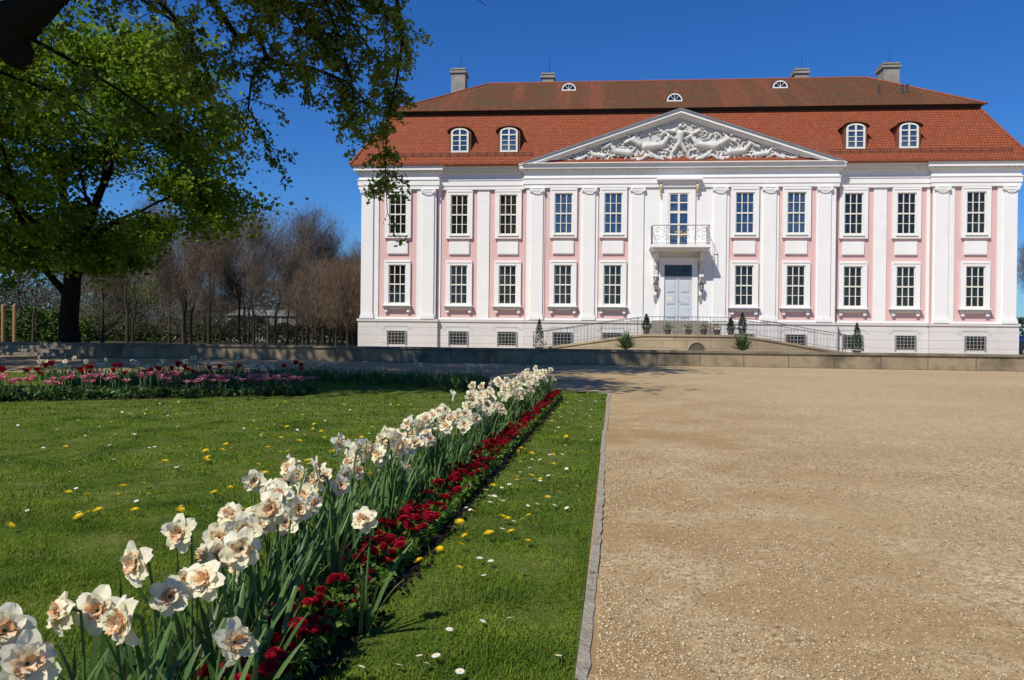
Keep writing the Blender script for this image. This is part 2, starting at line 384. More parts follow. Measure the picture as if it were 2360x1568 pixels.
for sg in (-1,1):
    for x,yy in ((sg*19.12,YO+.5),(sg*9.0,YM-.12)):
        b=MB(); b.tube([(x,yy,11.0),(x,yy,10.6),(x,yy,2.0)],.05,8); b.obj('downpipe',basic('pinkish_pipe',(.6,.42,.42)) if abs(x)<10 else ZINC,palace)
# pediment
PW=9.2
b=MB(); b.prism_xz([(-8.4,11.17),(8.4,11.17),(0,14.0)],-.52,1.2); ped=b.obj('pediment',RELIEF,palace)
b=MB()
for sg in (-1,1):
    def rk(o0,o1,ya,yb,mi=0):
        xe0=PW*(1-o0/(14.28-11.17)); xe1=PW*(1-o1/(14.28-11.17))
        P=[(sg*xe0,11.17),(0,14.28-o0),(0,14.28-o1),(sg*xe1,11.17)]
        if sg>0: P=P[::-1]
        b.prism_xz(P,ya,yb,mi)
    rk(.0,.10,-1.0,1.6,1); rk(.103,.26,-.94,1.2,0); rk(.263,.36,-.80,1.2,0); rk(.363,.47,-.66,1.2,0)
b.box(-PW-.03,PW+.03,-.98,-.3,11.122,11.168)
b.obj('raking_cornice',[WHITE,ZINC],ped)
b=MB(); rr=random.Random(5)
def ztop(x): return 11.2+2.40*(1-abs(x)/7.9)
def C(x0,z0,x1,z1,r0,r1,d=.0): b.capsule((x0,-.54-d*.7,z0),(x1,-.54-d*.7,z1),r0*.85,r1*.85,8)
C(0,12.3,.02,12.85,.2,.27,.15); C(.0,13.28,.02,13.32,.15,.14,.2); C(-.25,12.98,-.75,13.05,.12,.09,.15); C(-.75,13.05,-1.15,12.75,.09,.06,.15)
C(.25,12.98,.75,12.85,.12,.09,.15); C(.75,12.85,1.1,13.1,.09,.06,.15); C(-.1,12.25,-.4,11.8,.17,.12,.15); C(-.4,11.8,-.5,11.35,.11,.08,.1)
C(.1,12.25,.35,11.8,.17,.12,.15); C(.35,11.8,.62,11.35,.11,.08,.1)
def beast(x,z,s,f):
    C(x-.5*s*f,z,x+.5*s*f,z+.12*s,.28*s,.25*s,.1); C(x+.5*s*f,z+.15*s,x+.85*s*f,z+.6*s,.2*s,.12*s,.15); C(x+.85*s*f,z+.62*s,x+1.2*s*f,z+.45*s,.13*s,.08*s,.2)
    C(x+.45*s*f,z-.1*s,x+.95*s*f,z-.25*s,.1*s,.06*s,.1); C(x+.95*s*f,z-.25*s,x+1.0*s*f,z-.55*s,.06*s,.05*s,.1)
    C(x-.45*s*f,z-.1*s,x-.7*s*f,z-.45*s,.13*s,.07*s,.1); C(x-.3*s*f,z-.15*s,x-.1*s*f,z-.5*s,.11*s,.06*s,.1)
    for k in range(6):
        a=k*.5; C(x-.6*s*f-.3*s*f*math.sin(a),z+.1*s+.12*s*k,x-.6*s*f-.3*s*f*math.sin(a+.5),z+.1*s+.12*s*(k+1),.07*s,.06*s,.05)
def person(x,z,s,f):
    C(x,z,x+.45*s*f,z+.28*s,.19*s,.17*s,.15); C(x+.65*s*f,z+.5*s,x+.68*s*f,z+.54*s,.12*s,.11*s,.2)
    C(x+.5*s*f,z+.3*s,x+.85*s*f,z+.1*s,.08*s,.06*s,.2); C(x+.4*s*f,z+.35*s,x+.3*s*f,z+.75*s,.08*s,.05*s,.1)
    C(x,z,x-.5*s*f,z+.12*s,.15*s,.1*s,.1); C(x-.5*s*f,z+.12*s,x-.95*s*f,z-.05*s,.1*s,.06*s,.1); C(x,z,x-.45*s*f,z-.12*s,.14*s,.1*s,.15)
for sg in (-1,1):
    beast(sg*1.5,12.1,1.0,-sg); person(sg*2.3,12.25,1.0,sg); beast(sg*3.3,11.75,.85,sg); person(sg*2.9,12.5,.6,-sg); beast(sg*4.7,11.6,.65,sg); person(sg*4.3,12.1,.55,-sg)
    person(sg*5.7,11.45,.6,-sg); person(sg*1.3,11.45,.8,sg); beast(sg*6.5,11.38,.3,sg); person(sg*.9,12.9,.5,sg); person(sg*2.2,11.4,.7,-sg)
for k in range(420):
    x=rr.uniform(-7.4,7.4); z=11.22+rr.random()*max(.08,ztop(x)-11.3); a=rr.uniform(0,6.28); P=[]; da=rr.uniform(-.9,.9)
    for i in range(6):
        zz=min(max(z,11.22),ztop(x)-.05); P.append((x,-.535-rr.uniform(.0,.10),zz)); x+=.10*math.cos(a); z+=.10*math.sin(a); a+=da
    r=rr.uniform(.025,.055); b.tube(P,[r*.6,r,r,r*.9,r*.6,r*.3],6)
rel=b.obj('relief_sculpture',basic('pale_relief',(.60,.59,.56),(.50,.49,.46),3,.85),ped,True)
md=rel.modifiers.new('r','REMESH'); md.mode='VOXEL'; md.voxel_size=.03; md.use_smooth_shade=True
# roof
EX,EY0,EY1,EZ=19.6,-.76,14.6,11.22; BX,BY0,BY1,BZ=17.6,1.35,12.7,14.72
b=MB(); b.add([(-EX,EY0,EZ),(EX,EY0,EZ),(EX,EY1,EZ),(-EX,EY1,EZ),(-BX,BY0,BZ),(BX,BY0,BZ),(BX,BY1,BZ),(-BX,BY1,BZ)],
   [(0,1,5,4),(1,2,6,5),(2,3,7,6),(3,0,4,7),(4,5,6,7)],0)
b.box(-EX-.03,EX+.03,EY0-.03,EY1,EZ-.09,EZ-.004,0)
roof=b.obj('roof',[ROOFL],palace,uv=True)
b=MB(); b.box(-BX-.12,BX+.12,BY0-.12,BY1+.12,BZ+.004,BZ+.12); b.obj('roof_gap_strip',basic('painted_gap_shade',(.03,.022,.018)),roof)  # near-black strip: shade of the gap below the upper eaves, put into the colour
UX,UY0,UY1,UZ=17.92,1.02,13.0,14.86
b=MB(); b.add([(-UX,UY0,UZ),(UX,UY0,UZ),(UX,UY1,UZ),(-UX,UY1,UZ),(-12.1,7,18.4),(13.2,7,18.4)],[(0,1,5,4),(1,2,5),(2,3,4,5),(3,0,4),(3,2,1,0)])
b.obj('upper_roof',ROOFU,roof,uv=True)
RT=basic('ridge_tile',(.30,.085,.04),(.19,.06,.035),3,.8)
b=MB()
for A,B in (((-UX,UY0,UZ),(-12.1,7,18.4)),((UX,UY0,UZ),(13.2,7,18.4)),((-12.1,7,18.4),(13.2,7,18.4)),((-EX,EY0,EZ),(-BX,BY0,BZ)),((EX,EY0,EZ),(BX,BY0,BZ))):
    A=Vector(A);B=Vector(B); n=int((B-A).length/.4)
    for i in range(n): b.tube([A+(B-A)*(i/n),A+(B-A)*((i+1.02)/n)],[.09,.07],7)
b.obj('ridge_tiles',RT,roof)
for xa,xb in ((-18.6,-8.6),(8.6,18.6)):
    b=MB()
    for zz in (.06,.16,.26): b.tube([(xa,-.48,11.62+zz),(xb,-.48,11.62+zz)],.014,4)
    n=18
    for i in range(n+1):
        x=xa+(xb-xa)*i/n; b.tube([(x,-.48,11.5),(x,-.48,11.9)],.014,4); b.tube([(x,-.48,11.9),(x,-.25,11.9)],.012,4)
    b.obj('snow_guard',DARK,roof)
def arc(cx,cz,rx,rz,a0,a1,n=12): return [(cx+rx*math.cos(a0+(a1-a0)*i/n),cz+rz*math.sin(a0+(a1-a0)*i/n)) for i in range(n+1)]
def dorm():
    b=MB(); z0,z1=11.95,13.22
    b.box(-.66,-.55,-.22,1.2,z0-.1,z1,0); b.box(.55,.66,-.22,1.2,z0-.1,z1,0)
    b.prism_xz(arc(0,z1,.66,.24,0,pi),-.22,1.2,0)
    m0=b.mesh('dormer',basic('dormer_cheek',(.22,.07,.04),(.13,.05,.03),4))
    b=MB(); o=arc(0,z1,.80,.32,.0,pi); i_=arc(0,z1,.75,.27,.0,pi)
    n=len(o)
    b.add([(x,-.36,z) for x,z in o]+[(x,-.36,z) for x,z in i_]+[(x,1.5,z) for x,z in o]+[(x,1.5,z) for x,z in i_],
      [(k,k+1,n+k+1,n+k) for k in range(n-1)]+[(k,2*n+k,2*n+k+1,k+1) for k in range(n-1)]+[(n+k,n+k+1,3*n+k+1,3*n+k) for k in range(n-1)])
    m1=b.mesh('dormer_hood',basic('hood_tile',(.26,.075,.04),(.17,.055,.03),4))
    b=MB(); y=-.25
    b.box(-.53,-.42,y-.06,y+.02,z0,z1-.05); b.box(.42,.53,y-.06,y+.02,z0,z1-.05); b.box(-.42,.42,y-.06,y+.02,z0,z0+.11)
    b.box(-.045,.045,y-.07,y+.02,z0+.11,z1+.09); b.box(-.42,.42,y-.065,y+.02,z1-.27,z1-.2)
    o=arc(0,z1-.06,.53,.25,0,pi); i_=arc(0,z1-.06,.42,.16,0,pi); n=len(o)
    b.add([(x,y-.06,z) for x,z in o]+[(x,y-.06,z) for x,z in i_],[(k,n+k,n+k+1,k+1) for k in range(n-1)])
    for sx in (-.24,.24):
        for zz in (z0+.42,z0+.7): b.box(sx-.19,sx+.19,y-.05,y,zz-.018,zz+.018)
    m2=b.mesh('window_frame',FRAME)
    b=MB(); b.box(-.43,.43,y-.01,y+.015,z0+.1,z1-.035); b.prism_xz(arc(0,z1-.03,.43,.16,0,pi),y-.012,y+.015)
    m3=b.mesh('window_glass',GLASSB)
    return m0,m1,m2,m3
D=dorm()
for x in (-13.0,-10.04,10.04,13.0):
    o=mk('dormer',D[0],roof,(x,-.06,0)); [mk(n,m,o) for n,m in (('dormer_hood',D[1]),('window_frame',D[2]),('window_glass',D[3]))]
def eye():
    b=MB(); o=arc(0,0,.60,.55,0,pi); b.prism_xz(o,.02,1.6); m0=b.mesh('eyebrow_dormer',basic('eyebrow_tile',(.17,.055,.03),(.10,.04,.02),4))
    b=MB(); o=arc(0,0,.47,.44,0,pi,16); i_=arc(0,0,.40,.37,0,pi,16); n=len(o)
    b.add([(x,-.05,z) for x,z in o]+[(x,-.05,z) for x,z in i_]+[(x,.02,z) for x,z in o],[(k,n+k,n+k+1,k+1) for k in range(n-1)]+[(k,k+1,2*n+k+1,2*n+k) for k in range(n-1)])
    b.box(-.47,.47,-.06,.02,-.06,.01)
    for a in (pi*.27,pi*.5,pi*.73): b.tube([(0,-.03,.02),(.4*math.cos(a),-.03,.38*math.sin(a))],.016,5)
    m1=b.mesh('window_frame',WHITE)
    b=MB(); b.prism_xz(arc(0,0,.41,.38,0,pi),-.012,.015); m2=b.mesh('window_glass',GLASS)
    return m0,m1,m2
E=eye(); sl_=(18.4-UZ)/(7-UY0)
for x,yy in ((-6.57,5.35),(.03,2.6),(7.05,5.15)):
    o=mk('eyebrow_dormer',E[0],roof,(x,yy-.25,UZ+sl_*(yy-UY0)-.12)); mk('window_frame',E[1],o); mk('window_glass',E[2],o)
for x,yy,zt,w_,d_ in ((-14.5,9,20.0,1.0,1.3),(-8.1,8.6,19.5,.85,.8),(9.3,8.6,19.5,.9,.8),(15.3,9,19.85,1.05,1.3)):
    b=MB(); b.box(-w_/2,w_/2,-d_/2,d_/2,15.5,zt-.35); b.box(-w_/2-.09,w_/2+.09,-d_/2-.09,d_/2+.09,zt-.35,zt-.2); b.box(-w_/2+.1,w_/2-.1,-d_/2+.1,d_/2-.1,zt-.2,zt-.1); b.box(-w_/2-.03,w_/2+.03,-d_/2-.03,d_/2+.03,zt-.1,zt)
    c=b.obj('chimney',CHIM,roof,loc=(x,yy,0)); b=MB(); b.tube([(.1,0,zt),(.1,0,zt+1.1)],.02,4); b.obj('lightning_rod',DARK,c)
for x,yy in ((12.6,3.2),(14.0,3.2),(14.3,3.25)):
    b=MB(); z=UZ+sl_*(yy-UY0); b.tube([(0,0,-.2),(0,0,.5)],.06,8); b.lathe([(.1,.5),(.02,.62)],8); b.obj('vent_pipe',DARK,roof,loc=(x,yy,z))
# ------------------------------------------------------------------ entrance ramp
ramp_=empty('entrance_ramp',PO,-TH); tag(ramp_,"curved sandstone ramp with iron railing rising to the door","ramp")
def rz_(x):
    a=abs(x-.2); 
    if a<2.5: return 1.13
    t=min((a-2.5)/6.0,1); return 1.13-.85*(t*.75+.25*(3*t*t-2*t**3))
def ry(x): t=min(abs(x-.2)/8.5,1); return -5.1+1.9*t*t
b=MB(); N=60; xs=[-8.3+17*i/N for i in range(N+1)]; vs=[];fs=[]
for x in xs:
    vs+=[(x,ry(x),0),(x,ry(x),rz_(x)-.1),(x,ry(x)-.06,rz_(x)-.1),(x,ry(x)-.06,rz_(x)),(x,ry(x)+2.1,rz_(x)),(x,ry(x)+2.1,0)]
for i in range(N):
    for k in range(5): fs.append((i*6+k,(i+1)*6+k,(i+1)*6+k+1,i*6+k+1))
fs+=[tuple(range(6)),tuple(range(N*6,N*6+6))[::-1]]
b.add(vs,fs); b.box(-2.3,2.7,-3.2,-.6,0,1.126); b.obj('ramp_body',SAND,ramp_,uv=True)
b=MB()
for k in range(5): b.box(-2.0+.12*k,2.0-.12*k,-3.3+.32*k,-.6,1.13+.16*k,1.13+.16*(k+1))
b.obj('entrance_steps',basic('grey_stone',(.3,.27,.23),(.2,.18,.15),3,.9,.3,20),ramp_)
b=MB()
P=[(x,ry(x)+.05,rz_(x)+.93) for x in xs]; b.tube(P,.019,6); b.tube([(x,y_,z-.8) for x,y_,z in P],.010,5)
n=90
for i in range(n+1):
    x=-8.3+17*i/n; b.tube([(x,ry(x)+.05,rz_(x)-.02),(x,ry(x)+.05,rz_(x)+.93)],.0065 if i%10 else .018,4)
b.tube([(x,ry(x)+2.0,rz_(x)+.9) for x in xs if x<-2.1],.016,5); b.tube([(x,ry(x)+2.0,rz_(x)+.9) for x in xs if x>2.5],.016,5)
for i in range(0,n+1,4):
    x=-8.3+17*i/n
    if x<-2.1 or x>2.5: b.tube([(x,ry(x)+2.0,rz_(x)-.02),(x,ry(x)+2.0,rz_(x)+.9)],.007,4)
b.obj('railing',basic('grey_iron',(.11,.11,.115),(.08,.08,.085),5,.5),ramp_)
b=MB(); b.prism_xz(arc(.45,.12,.45,.55,0,pi),-5.12,-4.9,0); b.obj('arched_opening',basic('painted_shade_stone',(.10,.085,.06)),ramp_)  # solid dark fill; the shade inside the arch is its base colour
b=MB(); b.tube([(x,-5.13,z) for x,z in arc(.45,.12,.52,.62,0,pi)],.05,5); b.obj('arch_surround',SAND,ramp_,uv=True)
POT=basic('dark_pot',(.10,.09,.08),(.06,.055,.05),4,.8); CON=leafm('conifer_green',(.015,.04,.010),(.04,.075,.015),.1)
def conifer_mesh(h,r,n):
    t=NR.uniform(0,1,n)**.8; a=NR.uniform(0,2*pi,n); rr_=r*(1-t)**.75*NR.uniform(.55,1.08,n)*(1+.25*np.sin(a*3+t*14))
    C_=np.stack([rr_*np.cos(a),rr_*np.sin(a),.32+t*h],1); V,F=leafquads(C_,.10,.4); return npmesh('foliage',V,F,CON)
b=MB(); b.lathe([(.14,0),(.2,.3),(.23,.31),(.23,.36),(.17,.36)],14); potm=b.mesh('pot',POT)
for x,yy,z,h,r in ((-7.9,-4.6,0.02,1.55,.36),(8.85,-4.4,.02,1.5,.36),(-2.15,-4.55,1.14,.75,.26),(2.9,-4.5,1.14,.85,.26),(2.3,-4.5,1.14,.6,.22)):
    e=empty('potted_conifer',L2W(x,yy,z)); tag(e,"small clipped conifer in a dark pot by the ramp railing","potted plant","potted conifers at the entrance")
    mk('pot',potm,e); mk('foliage',conifer_mesh(h,r,900),e)
for x,cc in ((-1.0,(.05,.12,.02)),(.1,(.35,.3,.15)),(.9,(.30,.18,.10)),(1.6,(.6,.2,.02))):
    e=empty('flower_pot',L2W(x,-4.4,1.14)); tag(e,"low pot of spring flowers standing on the entrance landing","potted plant","flower pots on the landing")
    p=mk('pot',potm,e); p.scale=(.9,.9,.7)
    C_=NR.normal(size=(160,3))*[.13,.13,.1]+[0,0,.40]; V,F=leafquads(C_,.08,.6); mk('foliage',npmesh('foliage',V,F,[leafm('pot_leaf',(.04,.09,.02),(.08,.14,.03)),basic('pot_bloom',cc)],mi=(NR.uniform(size=160)<.35)),e)
def blades(n,L,wd,sp,rng=R,seg=5,arch_=.5):
    b=MB()
    for i in range(n):
        a=rng.uniform(0,2*pi); el=rng.uniform(.15,1.35)*sp; l=L*rng.uniform(.7,1.1); d=Vector((math.cos(a)*math.cos(pi/2-el),math.sin(a)*math.cos(pi/2-el),math.sin(pi/2-el)))
        s=Vector((-math.sin(a),math.cos(a),0)); p=Vector((0,0,.05)); vs=[];fs=[]
        for k in range(seg+1):
            t=k/seg; w_=wd*(1-t**2.2)*.5+.0005; vs+=[p-s*w_,p+s*w_]; p=p+d*(l/seg); d=(d+Vector((0,0,-arch_*.25*t))).normalized()
            if k: fs.append((2*k-2,2*k-1,2*k+1,2*k))
        b.add(vs,fs)
    return b
YUC=leafm('yucca_leaf',(.06,.10,.04),(.13,.17,.08),.15)
for x in (-3.35,2.55):
    b=blades(190,1.0,.07,1.0,arch_=.25); e=mk('yucca_plant',b.mesh('yucca_plant',YUC),None,L2W(x,-6.3,.28)); tag(e,"spiky evergreen yucca growing in front of the sandstone ramp wall","shrub","yuccas by the ramp")
# ------------------------------------------------------------------ ground
def gravelm():
    m,nt,b=newmat('gravel'); v=objco(nt)
    vo=nt.nodes.new('ShaderNodeTexVoronoi'); vo.inputs['Scale'].default_value=105; nt.links.new(v,vo.inputs['Vector'])
    vo2=nt.nodes.new('ShaderNodeTexVoronoi'); vo2.inputs['Scale'].default_value=38; nt.links.new(v,vo2.inputs['Vector'])
    sep=nt.nodes.new('ShaderNodeSeparateColor'); nt.links.new(vo.outputs['Color'],sep.inputs[0])
    sep2=nt.nodes.new('ShaderNodeSeparateColor'); nt.links.new(vo2.outputs['Color'],sep2.inputs[0])
    c=mixc(nt,sep.outputs[0],(.24,.155,.075),(.60,.455,.265))
    c=mixc(nt,ramp(nt,sep.outputs[1],.84,.97),c,(.25,.22,.17))
    c=mixc(nt,ramp(nt,sep2.outputs[0],.78,.97),c,(.55,.43,.27))
    c=mixc(nt,ramp(nt,sep2.outputs[1],.84,.98),c,(.22,.165,.10))
    sx=nt.nodes.new('ShaderNodeSeparateXYZ'); nt.links.new(v,sx.inputs[0])
    d=mul(nt,sx.outputs[0],mul(nt,sx.outputs[1],.1296),'SUBTRACT')
    near=mul(nt,ramp(nt,d,.0,3.0,1,.3),ramp(nt,sx.outputs[1],3,14,1,.45))
    pt=ramp(nt,noise(nt,v,1.1,8,.70),.38,.54)
    c=mixc(nt,mul(nt,mul(nt,pt,near),.95),c,(.25,.155,.06))
    lg=ramp(nt,noise(nt,v,.25,5,.6),.4,.65); c=mixc(nt,mul(nt,lg,.4),c,(.50,.385,.225))
    nt.links.new(c,b.inputs['Base Color']); b.inputs['Roughness'].default_value=.9; b.inputs['Specular IOR Level'].default_value=.1
    bumpn(nt,b,vo.outputs['Distance'],.4,.008); return m
GRAVEL=gravelm()
b=MB(); b.box(-500,500,-60,900,-.5,0); g=b.obj('ground',GRAVEL); tag(g,"golden beige gravel forecourt with brown earthy patches",kind='structure')
KX=lambda y:-.102+.1296*y
lawn=[(KX(-3),-3.0),(KX(12.9),12.9),(1.66,13.45),(1.42,13.9),(.9,14.3),(-.3,15.2),(-1.4,16.5),(-3,17.5),(-6,18.2),(-12,18.6),(-30,18.4),(-30,-3)]
def grassground():
    m,nt,b=newmat('lawn'); v=objco(nt)
    c=mixc(nt,ramp(nt,noise(nt,v,14,6),.35,.65),(.05,.08,.012),(.11,.15,.022))
    c=mixc(nt,ramp(nt,noise(nt,v,2.2,6,.65),.48,.66),c,(.14,.155,.04)); nt.links.new(c,b.inputs['Base Color'])
    b.inputs['Roughness'].default_value=.95; b.inputs['Specular IOR Level'].default_value=.1; bumpn(nt,b,noise(nt,v,90,4),.8,.02); return m
LAWN=grassground()
b=MB(); b.prism(lawn,-.1,.006); g=b.obj('lawn',LAWN); tag(g,"short green lawn with daisies and dandelions",kind='structure')
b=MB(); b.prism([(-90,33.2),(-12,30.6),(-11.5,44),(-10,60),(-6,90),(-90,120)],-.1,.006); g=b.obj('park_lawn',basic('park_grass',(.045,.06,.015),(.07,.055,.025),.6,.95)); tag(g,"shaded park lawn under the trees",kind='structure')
GR=leafm('grass_blade',(.11,.19,.014),(.25,.33,.035),.42,c3=(.08,.15,.014),nscale=1.6,spec=.15,c4_=(.25,.28,.06),ns4=2.3)
def inlawn(X,Y):
    ok=X<(KX(Y)-.02)
    P=np.array(lawn); n=len(P); ins=np.zeros(len(X),bool); j=n-1
    for i in range(n):
        xi,yi=P[i]; xj,yj=P[j]; cnd=((yi>Y)!=(yj>Y))&(X<(xj-xi)*(Y-yi)/(yj-yi+1e-12)+xi); ins^=cnd; j=i
    return ins&ok
BX_=lambda y:-.832+.1326*y
def inbed(X,Y): return (X<BX_(Y))&(X>BX_(Y)-.62)&(Y<12.75)
def tbed(t): return (-8.2+4.9*t, 10.2+2.2*t**1.1+.25*math.sin(t*3))
def grass(n,y0,y1,L,wd):
    Y=y0+(y1-y0)*NR.uniform(0,1,n)**.85; X=NR.uniform(-.70*Y-.4,KX(Y)+.05)
    X=np.where(X>KX(Y)-.02,KX(Y)-.02-np.abs(NR.normal(size=n))*.02,X)
    k=inlawn(X-.005,Y)&~inbed(X,Y); X=X[k];Y=Y[k]; n=len(X)
    dens=np.sin(X*7+2*np.sin(Y*3.3))*np.sin(Y*6+1.5*np.sin(X*4)); k=NR.uniform(-1.6,1,n)<dens+.35; X=X[k];Y=Y[k];dens=dens[k];n=len(X)
    a=NR.uniform(0,2*pi,n); ln=NR.uniform(.3,1.1,n)*L; hh=L*NR.uniform(.25,.8,n)*(.75+.4*dens)*(1+1.1*(NR.uniform(size=n)<.02)); s=np.stack([-np.sin(a),np.cos(a),0*a],1)*wd/2; d=np.stack([np.cos(a),np.sin(a),0*a],1)*ln[:,None]*.8
    base=np.stack([X,Y,0*X+.004],1); up=np.stack([0*X,0*X,hh],1)
    V=np.stack([base-s,base+s,base+d*.35+up*.65-s*.8,base+d*.35+up*.65+s*.8,base+d+up],1).reshape(-1,3)
    i=np.arange(n)[:,None]*5; F=np.concatenate([i+[0,1,3],i+[0,3,2],i+[2,3,4]],1).reshape(-1,3); return V,F
Vs=[];Fs=[];o_=0
for args in ((230000,1.9,4.6,.032,.0035),(150000,4.3,9,.034,.006),(80000,8.5,18.5,.042,.013)):
    V,F=grass(*args); Vs.append(V); Fs.append(F+o_); o_+=len(V)
g=mk('grass',npmesh('grass',np.concatenate(Vs),np.concatenate(Fs),GR)); tag(g,"short mown grass blades covering the lawn",kind='stuff')
def stones(n):
    Y=1.9+5.0*NR.uniform(0,1,n)**1.5; X=KX(Y)+.06+NR.uniform(0,1,n)**1.25*(.72*Y); 
    cl=np.sin(X*3.1+1.3*np.sin(Y*2.3))*np.sin(Y*2.7+X*1.1)+NR.uniform(-.9,.9,n); k=cl>-.2; X=X[k];Y=Y[k];n=len(X)
    s=NR.uniform(.002,.0052,n)*(1+.08*Y)*(1+.6*(NR.uniform(size=n)<.05))
    o=np.array([(1,0,0),(0,1,0),(-1,0,0),(0,-1,0),(0,0,.6),(0,0,-.6)]); V=o[None]*s[:,None,None]*NR.uniform(.6,1.3,(n,6,1))
    a=NR.uniform(0,2*pi,n); c,s_=np.cos(a)[:,None],np.sin(a)[:,None]; x=V[:,:,0]*c-V[:,:,1]*s_; y=V[:,:,0]*s_+V[:,:,1]*c
    V=np.stack([x+X[:,None],y+Y[:,None],V[:,:,2]+s[:,None]*.25],2).reshape(-1,3)
    f=np.array([(0,1,4),(1,2,4),(2,3,4),(3,0,4),(1,0,5),(2,1,5),(3,2,5),(0,3,5)]); F=(np.arange(n)[:,None,None]*6+f[None]).reshape(-1,3); return V,F
V,F=stones(50000); STN=leafm('loose_gravel',(.64,.50,.32),(.20,.135,.07),0,.8); g=mk('loose_stones',npmesh('loose_stones',V,F,STN)); tag(g,"loose beige gravel chips scattered over the path",kind='stuff')
b=MB(); y_=.3
while y_<12.9:
    l=R.uniform(.7,1.05); y2=min(y_+l,12.95); j=R.uniform(-.011,.011); zt=R.uniform(.008,.020); jr=R.uniform(-.006,.006)
    w0=.056
    N_=10
    for q in range(N_):
        ya=y_+(y2-y_-.010)*q/N_; yb=y_+(y2-y_-.010)*(q+1)/N_
        xa,xb=KX(ya)+j+jr*q/N_,KX(yb)+j+jr*(q+1)/N_; e1,e2=[.004*math.sin(37*t+j*900)+.003*math.sin(91*t) for t in (ya,yb)]
        b.add([(xa,ya,-.1),(xa+w0+e1,ya,-.1),(xb+w0+e2,yb,-.1),(xb,yb,-.1),(xa+.004,ya,zt),(xa+w0+e1-.014,ya,zt-.004),(xb+w0+e2-.014,yb,zt-.004),(xb+.004,yb,zt)],
          [(4,5,6,7),(1,2,6,5),(3,0,4,7)]+([(0,1,5,4)] if q==0 else [])+([(2,3,7,6)] if q==N_-1 else []))
    y_=y2
P=[(1.58,12.96),(1.66,13.45),(1.42,13.9),(.9,14.3),(-.3,15.2),(-1.4,16.5),(-3,17.5)]
for (xa,ya),(xb,yb) in zip(P,P[1:]):
    d=Vector((xb-xa,yb-ya)).normalized(); nx,ny=d.y*.05,-d.x*.05
    b.add([(xa,ya,-.1),(xa+nx,ya+ny,-.1),(xb+nx,yb+ny,-.1),(xb,yb,-.1),(xa,ya,.012),(xa+nx,ya+ny,.012),(xb+nx,yb+ny,.012),(xb,yb,.012)],[(0,3,2,1),(4,5,6,7),(0,1,5,4),(1,2,6,5),(2,3,7,6),(3,0,4,7)])
g=b.obj('kerb',basic('weathered_kerb_stone',(.42,.37,.29),(.25,.21,.155),14,.9,.9,60)); tag(g,"narrow weathered stone kerb between lawn and gravel",kind='structure')
A=Vector((-17.2,30.6,0)); Bp=Vector((25,23.69,0)); ang=math.atan2(Bp.y-A.y,Bp.x-A.x); LEN=(Bp-A).length
WALL=brickm('stained_sandstone',(.32,.25,.16),(.26,.205,.135),(.08,.06,.04),1.45,1.2,.012,nz=(.10,.085,.06),nf=.95,bump=.5,nscale=.8,blotch=(.19,.155,.10))
lw=empty('low_wall',A,ang); tag(lw,"long low stained sandstone wall bordering the gravel forecourt","wall")
b=MB(); b.box(0,LEN,0,.4,-.1,.46); b.box(-.02,.38,.38,4,-.1,.46); b.obj('wall_body',WALL,lw,uv=True)
b=MB(); x=0
while x<LEN: b.box(x+.004,min(x+1.45,LEN)-.004,-.05,.44,.462,.54+R.uniform(-.004,.004)); x+=1.45
b.obj('coping',basic('coping_stone',(.25,.21,.15),(.12,.10,.07),1.5,.9,.5,25),lw)
b=MB()
for k in range(4): b.box(-8,-.05,.1+.35*k,.1+.35*4,.13*k,.13*(k+1))
g=b.obj('stone_steps',basic('step_stone',(.24,.21,.16),(.15,.13,.1),2,.9,.4,20),loc=A); g.rotation_euler=(0,0,ang); tag(g,"worn low stone steps at the end of the garden wall","steps")
for i,(px,hh) in enumerate(((-26.5,2.4),(-26.15,2.3),(-25.75,2.35))):
    b=MB(); b.lathe([(.09,-.1),(.09,hh-.1),(.07,hh),(.02,hh+.03)],12); g=b.obj('wooden_post',basic('raw_timber',(.36,.21,.09),(.28,.16,.07),4,.8),loc=(px,40+i*.3,0),smooth=False); tag(g,"peeled timber play post standing on the park lawn","post","timber posts in the park")
# ------------------------------------------------------------------ flower beds
SOIL=basic('dark_soil',(.035,.024,.016),(.018,.012,.009),12,.95,1.0,50,.1,dist=.03)
b=MB(); rr=random.Random(3); n=130; vs=[];fs=[]
for i in range(n+1):
    y_=.9+11.85*i/n; xr=BX_(y_)+rr.uniform(-.012,.030)
    for k,(dx,z) in enumerate(((0.02,-.02),(-.02,.018),(-.12,.03),(-.3,.035),(-.5,.03),(-.6,.015),(-.62,-.02))):
        vs.append((xr+dx,y_,z+(rr.uniform(-.008,.008) if 0<k<6 else 0)))
for i in range(n):
    for k in range(6): fs.append((i*7+k,i*7+k+1,(i+1)*7+k+1,(i+1)*7+k))
b.add(vs,fs); g=b.obj('flower_bed_soil',SOIL); tag(g,"strip of dark crumbly soil under the flower border",kind='structure')
n=3800; Y=NR.uniform(1.2,12.7,n); X=BX_(Y)-NR.uniform(-.05,.45,n); s=NR.uniform(.004,.015,n)
o=np.array([(1,0,0),(0,1,0),(-1,0,0),(0,-1,0),(0,0,.8),(0,0,-.8)]); V=o[None]*s[:,None,None]*NR.uniform(.6,1.3,(n,6,1))+np.stack([X,Y,0*X+.022],1)[:,None]
f=np.array([(0,1,4),(1,2,4),(2,3,4),(3,0,4),(1,0,5),(2,1,5),(3,2,5),(0,3,5)]); g=mk('soil_clods',npmesh('soil_clods',V.reshape(-1,3),(np.arange(n)[:,None,None]*6+f[None]).reshape(-1,3),SOIL)); tag(g,"crumbs of dark garden soil on the bed",kind='stuff')
